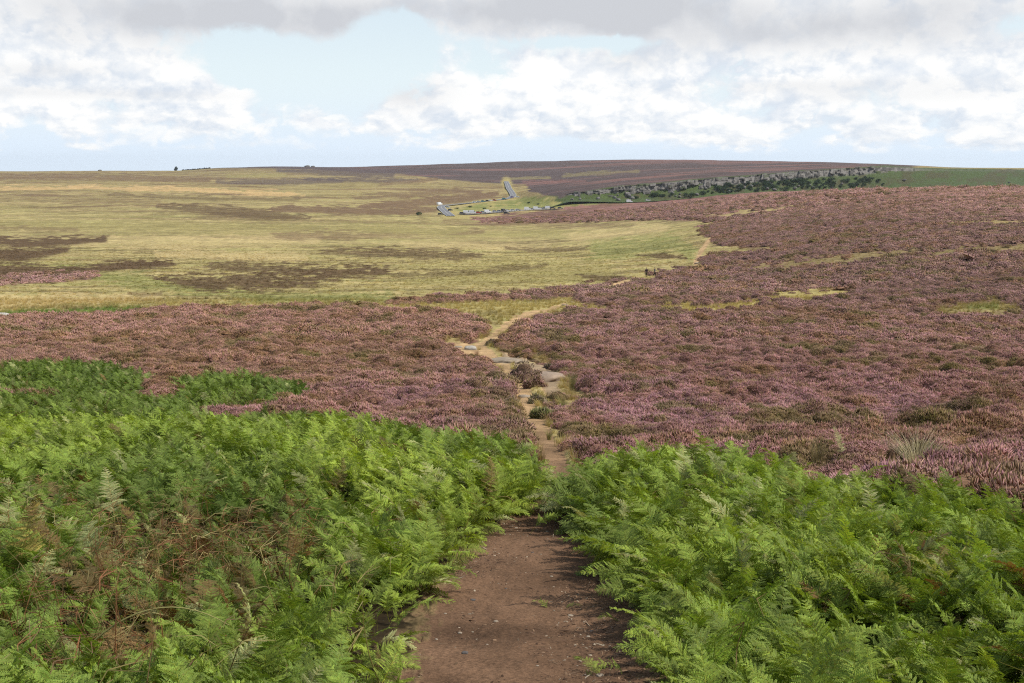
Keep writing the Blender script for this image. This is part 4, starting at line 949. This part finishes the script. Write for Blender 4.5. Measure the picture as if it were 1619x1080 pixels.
for k, (px, py, w, d) in enumerate([(784,976,12,0),(902,965,15,0),(930,1001,10,0),(949,1066,20,0),(727,991,11,0),(679,946,13,0),(748,943,13,1),(935,989,9,1),(880,818,6,1),(816,829,9,0),(865,835,8,0),(704,963,8,0),(770,1010,7,0),(872,906,8,0),(991,1022,22,1),(1000,960,12,1),(905,940,6,0),(842,870,7,1),(735,1032,17,1),(690,1000,8,0),(850,1045,8,0),(800,925,6,1)]):
    stone(px, py, w * .72, .45, .75, 30 + k, ('small dark stone half buried in the brown earth path' if d else 'small pale stone lying on the brown earth path'), DKS if d else STONEM, .25, 'pebble', .35, .3, group='pebbles on the path', cat='pebble')

THM = vcol_mat('sprig', .8, .15, 5, 0, .15)
def tinted(mesh, tint):
    a = mesh.attributes['shade']; n = len(mesh.vertices); c = np.zeros(n * 4, np.float32); a.data.foreach_get('color', c); c = c.reshape(-1, 4); c[:, :3] *= tint; a.data.foreach_set('color', c.ravel()); mesh.materials.append(THM); return mesh
def bush(px, py, wpx, hpx, seed, tint, label):
    p = at(px, py)[0]; w = wpx / F * p[1] / 2; h = hpx / F * p[1] * .8; tint = np.array(tint) * 2.4
    r = random.Random(seed); VV, TT, CC = [], [], []; b0 = 0
    for k in range(7):
        q = (k - 3) / 3 if k < 7 else 0; rs = r.uniform(.30, .5) * (1.1 - .35 * abs(q)); v_, t_, c_ = clump(seed * 10 + k, 170, w * rs, h * r.uniform(.55, 1.05) * (1.05 - .4 * abs(q)), .02, .10, r.uniform(.2, .7))
        v_ = v_ + np.array([q * w * .72, r.uniform(-.4, .4) * w, -.04]); VV.append(v_); TT.append(t_ + b0); CC.append(c_ * r.uniform(.7, 1.2)); b0 += len(v_)
    V_, T_, C_ = np.concatenate(VV), np.concatenate(TT), np.concatenate(CC); o = link('heather_bush', tinted(mesh_np('heather_bush', V_, T_, C_), tint), None, None, Vector(p) - Vector((0, 0, .05))); tag(o, label, 'bush'); return o
bush(829, 604, 58, 40, 90, (.155, .10, .085), 'large dark brown heather bush growing between path and smooth slab'); bush(846, 614, 36, 26, 95, (.17, .10, .085), 'pinkish brown heather bush leaning against the smooth slab')
bush(848, 638, 24, 18, 91, (.13, .10, .07), 'small round dark heather bush standing on the path edge below the slab'); bush(786, 624, 34, 22, 92, (.12, .09, .065), 'brown heather bush at the left edge of the path bend')
bush(808, 640, 28, 22, 93, (.14, .095, .075), 'round brown heather bush beside the pale flat stone'); bush(868, 581, 18, 13, 94, (.11, .075, .07), 'little dark heather bush just behind the smooth slab')
bush(778, 546, 20, 12, 96, (.12, .085, .07), 'dark heather bush at the fork of the upper path'); bush(860, 660, 40, 30, 97, (.11, .10, .05), 'olive brown heather bush on the right bank of the sandy path')
def tussock(px, py, wpx, hpx, seed, nb, tint, label, bw=.004):
    p = at(px, py)[0]; w = wpx / F * p[1] / 2; h = hpx / F * p[1]
    V_, Q_, C_ = tuft(seed, nb, w * .3, h * 1.05, bw, min(1.0, .75 * w / h), 5); o = link('grass_tussock', tinted(mesh_np('grass_tussock', V_, Q_, C_), tint), None, None, Vector(p)); tag(o, label, 'grass tussock'); return o
tussock(1450, 744, 150, 70, 1, 340, (.50, .44, .27), 'big pale straw tussock spreading above the fern thicket in mauve heather')
tussock(1292, 752, 70, 60, 2, 160, (.24, .19, .09), 'brownish grass tussock just behind the top of the fern thicket')
tussock(1592, 806, 90, 70, 3, 220, (.22, .17, .07), 'olive brown tall grass tussock beside the yellow grass at the photo edge'); tussock(1555, 800, 50, 70, 4, 120, (.22, .15, .07), 'thin brown grass tussock next to the olive tall tussock')
tussock(398, 642, 60, 34, 5, 160, (.28, .23, .10), 'tawny grass tussock in front of the small bracken patch'); tussock(365, 652, 60, 26, 6, 140, (.32, .27, .13), 'pale low grass tussock left of the tawny one by the ferns')
tussock(905, 618, 40, 42, 7, 200, (.27, .25, .10), 'yellow green rushy tussock behind the smooth slab'); tussock(890, 640, 36, 30, 8, 160, (.22, .23, .08), 'green tussock on the bank below the rushy one')
tussock(868, 692, 26, 22, 9, 120, (.27, .25, .09), 'small yellow tussock on the heather bank beside the sandy path'); tussock(738, 618, 30, 16, 10, 100, (.33, .31, .13), 'small pale yellow tussock within the left heather slope')
# single fronds one can pick out
def big_frond(px, py, lift, h, rz, tilt, seed, tint, label, bend=1.2, L=.8, hs=.5):
    p = at(px, py)[0]; V_, Q_, C_ = frond(seed, L=L, hs=hs, bend=bend, pin=.27); o = link('bracken_frond', tinted(mesh_np('bracken_frond', V_, Q_, C_), tint), None, None, (p[0], p[1], p[2] + lift)); o.rotation_euler = (tilt, 0, rz); h *= .72; o.scale = (h, h, h); tag(o, label, 'fern frond'); return o
PALE = (.30, .31, .15); LIME = (.22, .29, .05); YEL = (.34, .28, .08)
for a_ in [(185,860,.0,1.05,.5,-.2,201,PALE,'pale grey green frond standing tall over the dark gap in the left bracken',.6),(100,870,.0,1.0,2.6,-.1,202,PALE,'pale upright frond nearest the bright arching stem in the left bracken',.8),
           (40,960,.0,1.15,4.0,0,203,YEL,'tall yellow stemmed frond standing at the edge of the left bracken',.5),(335,800,.0,.95,3.6,-.2,204,PALE,'bleached frond catching light halfway up the left bracken slope',1.0),
           (1500,930,.0,1.0,2.2,0,205,YEL,'yellowing frond bowing over in the right bracken thicket',1.5),(1390,880,.0,1.0,.3,-.1,206,PALE,'pale frond standing upright near the top of the right bracken thicket',.5),
           (1240,900,.0,.95,5.0,0,207,PALE,'pale frond leaning in the middle of the right bracken thicket',.9),(1110,960,.0,.9,1.7,0,208,LIME,'lime green frond hanging over the dark path edge',1.5),
           (1330,760,.0,.9,.6,0,209,PALE,'pale frond tip rising above the far edge of the right bracken',.5),(1066,735,.0,.9,.9,0,210,LIME,'bright frond at the far corner of the right bracken beside the path',.6),
           (560,990,.0,.9,4.6,0,211,LIME,'lime green frond arching out over the left edge of the path',1.5),(838,842,.0,.95,4.9,-.5,213,LIME,'lime green frond leaning over the left side of the pinched earth path',1.1,.55,.2),(858,826,.0,.9,5.1,-.6,214,LIME,'small lime frond reaching furthest over the pinched earth path',1.1,.5,.15),(868,806,.0,.95,4.6,-.4,215,LIME,'bright frond behind the small lime frond where the path narrows',1.0,.5,.2),(620,1060,.0,.85,4.4,0,212,LIME,'lime green frond lowest on the left edge of the path',1.6)]:
    big_frond(*a_)
sm_ = MB(); p = at(60, 1190)[0] if False else at(90, 1110, ymin=2.5)[0]
arc = [Vector(p) + Vector((.03 + .95 * q, .1 * q, .15 + 1.25 * q - .98 * q * q)) for q in np.linspace(0, 1, 16)]
sm_.tube(arc, [.007 * (1 - .7 * k / 15) for k in range(16)], 6, (.30, .27, .10)); so = sm_.build('arching_fern', THM); tag(so, 'long yellow bracken stem arching low over brown dead fern', 'fern stem')
for k, (px, py, s, rz) in enumerate([(868,950,.30,1.2),(893,952,.26,4.6),(975,975,.35,2.2),(950,1056,.34,.8),(925,1060,.28,5.0),(988,1062,.4,1.7),(770,858,.3,2.0),(915,1030,.2,3.0)]):
    p = at(px, py)[0]; V_, Q_, C_ = frond(300 + k, L=.6, hs=.08, bend=1.35, pin=.26, npin=11); o = link('fern_sprig', tinted(mesh_np('fern_sprig', V_, Q_, C_), (.19, .24, .05)), None, None, Vector(p) - Vector((0, 0, .02))); o.scale = (s,) * 3; o.rotation_euler = (-.5, 0, rz)
    tag(o, 'small bright green fern sprig sprouting on the bare path', 'fern sprig', 'fern sprigs on the path')

# ------------------------------------------------------------------ sky, sun, air, camera
SUN_AZ, SUN_EL = R(94), R(52)
w = bpy.data.worlds.new('World'); scn.world = w; w.use_nodes = True; nt = w.node_tree; nt.nodes.clear(); lk = nt.links
sky = N(nt, 'ShaderNodeTexSky', sky_type='NISHITA', sun_disc=False, sun_elevation=SUN_EL, sun_rotation=SUN_AZ, air_density=1.0, dust_density=.6, ozone_density=1.5, altitude=300)
bg = N(nt, 'ShaderNodeBackground'); bg.inputs[1].default_value = .12; lk.new(sky.outputs[0], bg.inputs[0])
tc = N(nt, 'ShaderNodeTexCoord'); sx = N(nt, 'ShaderNodeSeparateXYZ'); lk.new(tc.outputs['Generated'], sx.inputs[0])
az = mth(nt, 'ARCTAN2', sx.outputs[0], sx.outputs[1]); el = mth(nt, 'ARCSINE', sx.outputs[2])
def ramp(v, a, b):
    m = N(nt, 'ShaderNodeMapRange', interpolation_type='SMOOTHSTEP'); m.inputs[1].default_value = a; m.inputs[2].default_value = b; lk.new(v, m.inputs[0]); return m.outputs[0]
def mul(a, b): return mth(nt, 'MULTIPLY', a, b)
def add(a, b): return mth(nt, 'ADD', a, b)
def coord(ev, sa, se, oa=0.0, oe=0.0, wob=None, da=0.0, de=0.0):
    c = N(nt, 'ShaderNodeCombineXYZ'); A = mth(nt, 'ADD', az, da) if da else az; E = mth(nt, 'ADD', ev, de) if de else ev
    if wob is not None: A = add(A, wob); E = add(E, mul(wob, sa / se))
    lk.new(mth(nt, 'MULTIPLY_ADD', A, sa, oa), c.inputs[0]); lk.new(mth(nt, 'MULTIPLY_ADD', E, se, oe), c.inputs[1]); return c.outputs[0]
def noise_at(ev, sa, se, oa, oe, detail, rough, da=0.0, de=0.0, dist=0.0):
    n = N(nt, 'ShaderNodeTexNoise', noise_dimensions='2D', i_Scale=1.0, i_Detail=detail, i_Roughness=rough, i_Distortion=dist); lk.new(coord(ev, sa, se, oa, oe, None, da, de), n.inputs['Vector']); return n.outputs['Fac']
def puffs(ev, sa, se, wob, da=0.0, de=0.0, oa=0.0):
    v = N(nt, 'ShaderNodeTexVoronoi', feature='F1', voronoi_dimensions='2D', i_Scale=1.0, i_Detail=2.0, i_Roughness=.5, i_Lacunarity=2.3); v.normalize = True
    lk.new(coord(ev, sa, se, oa, 0, wob, da, de), v.inputs['Vector']); d = v.outputs['Distance']; return mth(nt, 'SUBTRACT', 1.0, mul(mul(d, d), 1.5))
def blobs(lst):
    tot = None
    for px, py, rx, ry, wt in lst:
        a0 = math.atan((px - CX) / F); e0 = math.atan(float(t_of(py)) * math.cos(a0))
        dx = mul(mth(nt, 'SUBTRACT', az, a0), F / rx); dy = mul(mth(nt, 'SUBTRACT', el, e0), F / ry)
        g = mth(nt, 'EXPONENT', mul(add(mul(dx, dx), mul(dy, dy)), -1.0)); g = mul(g, wt); tot = g if tot is None else add(tot, g)
    return tot
COVER = blobs([(50,85,230,70,.42),(240,125,100,34,.2),(330,0,350,55,.55),(900,-5,330,45,.58),(1300,25,380,42,.5),(1619,110,160,60,.3),(1250,118,420,46,.26),(850,120,200,46,.24),(690,135,60,34,.2),(345,150,80,20,.30),
               (490,105,170,44,-.5),(640,40,60,34,-.5),(1590,40,70,26,-.3),(950,66,170,10,-.3),(420,188,460,24,.22),(1250,205,520,26,.24),(120,150,200,30,.1),(900,170,300,24,.12),(800,256,1500,13,-.3)])
GREY = blobs([(300,28,230,42,1.1),(500,22,170,40,.85),(850,15,190,40,1.1),(1010,12,200,44,.9),(1260,55,230,26,.75),(1450,20,220,40,.7),(70,112,110,12,.35),(640,145,70,26,.55),(150,147,200,9,.35),(1300,135,220,10,.35),(1000,95,60,16,.3),(1420,150,180,10,.3)])
wb = mth(nt, 'MULTIPLY_ADD', noise_at(el, 40, 60, 7.7, 4.2, 4, .55), .05, -.025)
ew = mul(mth(nt, 'LOGARITHM', mth(nt, 'ADD', mth(nt, 'MAXIMUM', el, -.01), .05), math.e), .085)     # rows of cloud crowd together towards the horizon
def dens(da=0.0, de=0.0):
    b = noise_at(ew, 13, 26, 3.1, 1.7, 5, .54, da, de, .15)
    return add(add(mul(b, .82), mul(puffs(ew, 22, 40, wb, da, de), .46)), mul(puffs(ew, 48, 84, wb, da, de, 3.3), .10))
D0 = dens(); D1 = dens(.007, .006)
D = add(D0, COVER)
edge_w = mth(nt, 'MULTIPLY_ADD', GREY, .08, .21)
mask = mth(nt, 'MULTIPLY', mth(nt, 'DIVIDE', mth(nt, 'SUBTRACT', D, CLOUD_T), edge_w), 1.0, clamp=True)
mask = mul(mul(mask, mask), mth(nt, 'MULTIPLY_ADD', mask, -2.0, 3.0))
lit = mth(nt, 'MULTIPLY', mth(nt, 'SUBTRACT', D1, D0), 3.6)
soft = mul(ramp(noise_at(ew, 24, 60, 1.0, 9.0, 5, .55), .40, .60), .6)
shade = mth(nt, 'ADD', mth(nt, 'ADD', lit, soft), 0.0, clamp=True)
ccol = mixc(nt, 'MIX', shade, (1.04, 1.04, 1.03), (.74, .81, .90))
gfac = mth(nt, 'MULTIPLY', GREY, mth(nt, 'MULTIPLY_ADD', noise_at(ew, 14, 34, 1.0, 9.0, 5, .55), 1.3, .16), clamp=True)
ccol = mixc(nt, 'MIX', gfac, ccol, (.63, .65, .69))
bc = N(nt, 'ShaderNodeBackground'); lk.new(ccol, bc.inputs[0]); bc.inputs[1].default_value = 1.0
mx = nt.nodes.new('ShaderNodeMixShader'); lk.new(mask, mx.inputs[0]); lk.new(bg.outputs[0], mx.inputs[1]); lk.new(bc.outputs[0], mx.inputs[2])
veil = N(nt, 'ShaderNodeBackground'); lk.new(mixc(nt, 'MIX', ramp(el, .01, .09), (.77, .88, 1.0), (.86, .96, 1.0)), veil.inputs[0]); veil.inputs[1].default_value = 1.03
ea = mth(nt, 'MAXIMUM', el, 0.0); vf = add(mul(mth(nt, 'EXPONENT', mul(ea, -1 / .05)), .25), mul(mth(nt, 'EXPONENT', mul(ea, -1 / .5)), .86))
m0 = nt.nodes.new('ShaderNodeMixShader'); lk.new(vf, m0.inputs[0]); lk.new(bg.outputs[0], m0.inputs[1]); lk.new(veil.outputs[0], m0.inputs[2]); lk.new(m0.outputs[0], mx.inputs[1])
w.cycles.sampling_method = 'NONE'
wo = nt.nodes.new('ShaderNodeOutputWorld'); lk.new(mx.outputs[0], wo.inputs[0])

sl = bpy.data.lights.new('sun', 'SUN'); sl.energy = 4.8; sl.angle = R(.6); sl.color = (1, .95, .87)
so = bpy.data.objects.new('sun', sl); COL.objects.link(so)
dv = Vector((math.cos(SUN_EL) * math.sin(SUN_AZ), math.cos(SUN_EL) * math.cos(SUN_AZ), math.sin(SUN_EL))); so.rotation_euler = dv.to_track_quat('Z', 'Y').to_euler(); so.location = (30, 0, 60)

hv, hn, hd, hl = mat('moor_air'); vo = hd.new('ShaderNodeVolumePrincipled'); vo.inputs['Color'].default_value = (.82, .90, 1, 1); vo.inputs['Density'].default_value = HAZE; vo.inputs['Anisotropy'].default_value = .3
ho = hd.new('ShaderNodeOutputMaterial'); hl.new(vo.outputs[0], ho.inputs['Volume'])
hb = MB(); zl, zh = float(V[:, 2].min()) - 1, float(V[:, 2].max()) + 25
hb.add([(x_, y_, z_) for z_ in (zl, zh) for x_, y_ in ((-9000, -300), (9000, -300), (9000, 4600), (-9000, 4600))], [(3, 2, 1, 0), (4, 5, 6, 7), (0, 1, 5, 4), (1, 2, 6, 5), (2, 3, 7, 6), (3, 0, 4, 7)])
if HAZE > 0: tag(hb.build('haze', hv), 'thin bluish summer haze over the far moor', 'haze', kind='stuff')

cam = bpy.data.cameras.new('camera'); cam.sensor_width = 36; cam.lens = 36 * F / 1619; cam.clip_start = .05; cam.clip_end = 20000
co = bpy.data.objects.new('camera', cam); COL.objects.link(co); co.location = (0, 0, 0); co.rotation_euler = (math.pi / 2 - PITCH, 0, 0); scn.camera = co
scn.view_settings.view_transform = 'Standard'; scn.view_settings.look = 'None'; scn.view_settings.exposure = 0; scn.view_settings.gamma = 1
scn.cycles.max_bounces = 4; scn.cycles.diffuse_bounces = 2; scn.cycles.glossy_bounces = 1; scn.cycles.transmission_bounces = 2; scn.cycles.volume_bounces = 0
scn.cycles.use_denoising = False; scn.cycles.use_adaptive_sampling = True; scn.cycles.adaptive_threshold = .013; scn.cycles.adaptive_min_samples = 96; scn.cycles.filter_width = 1.15
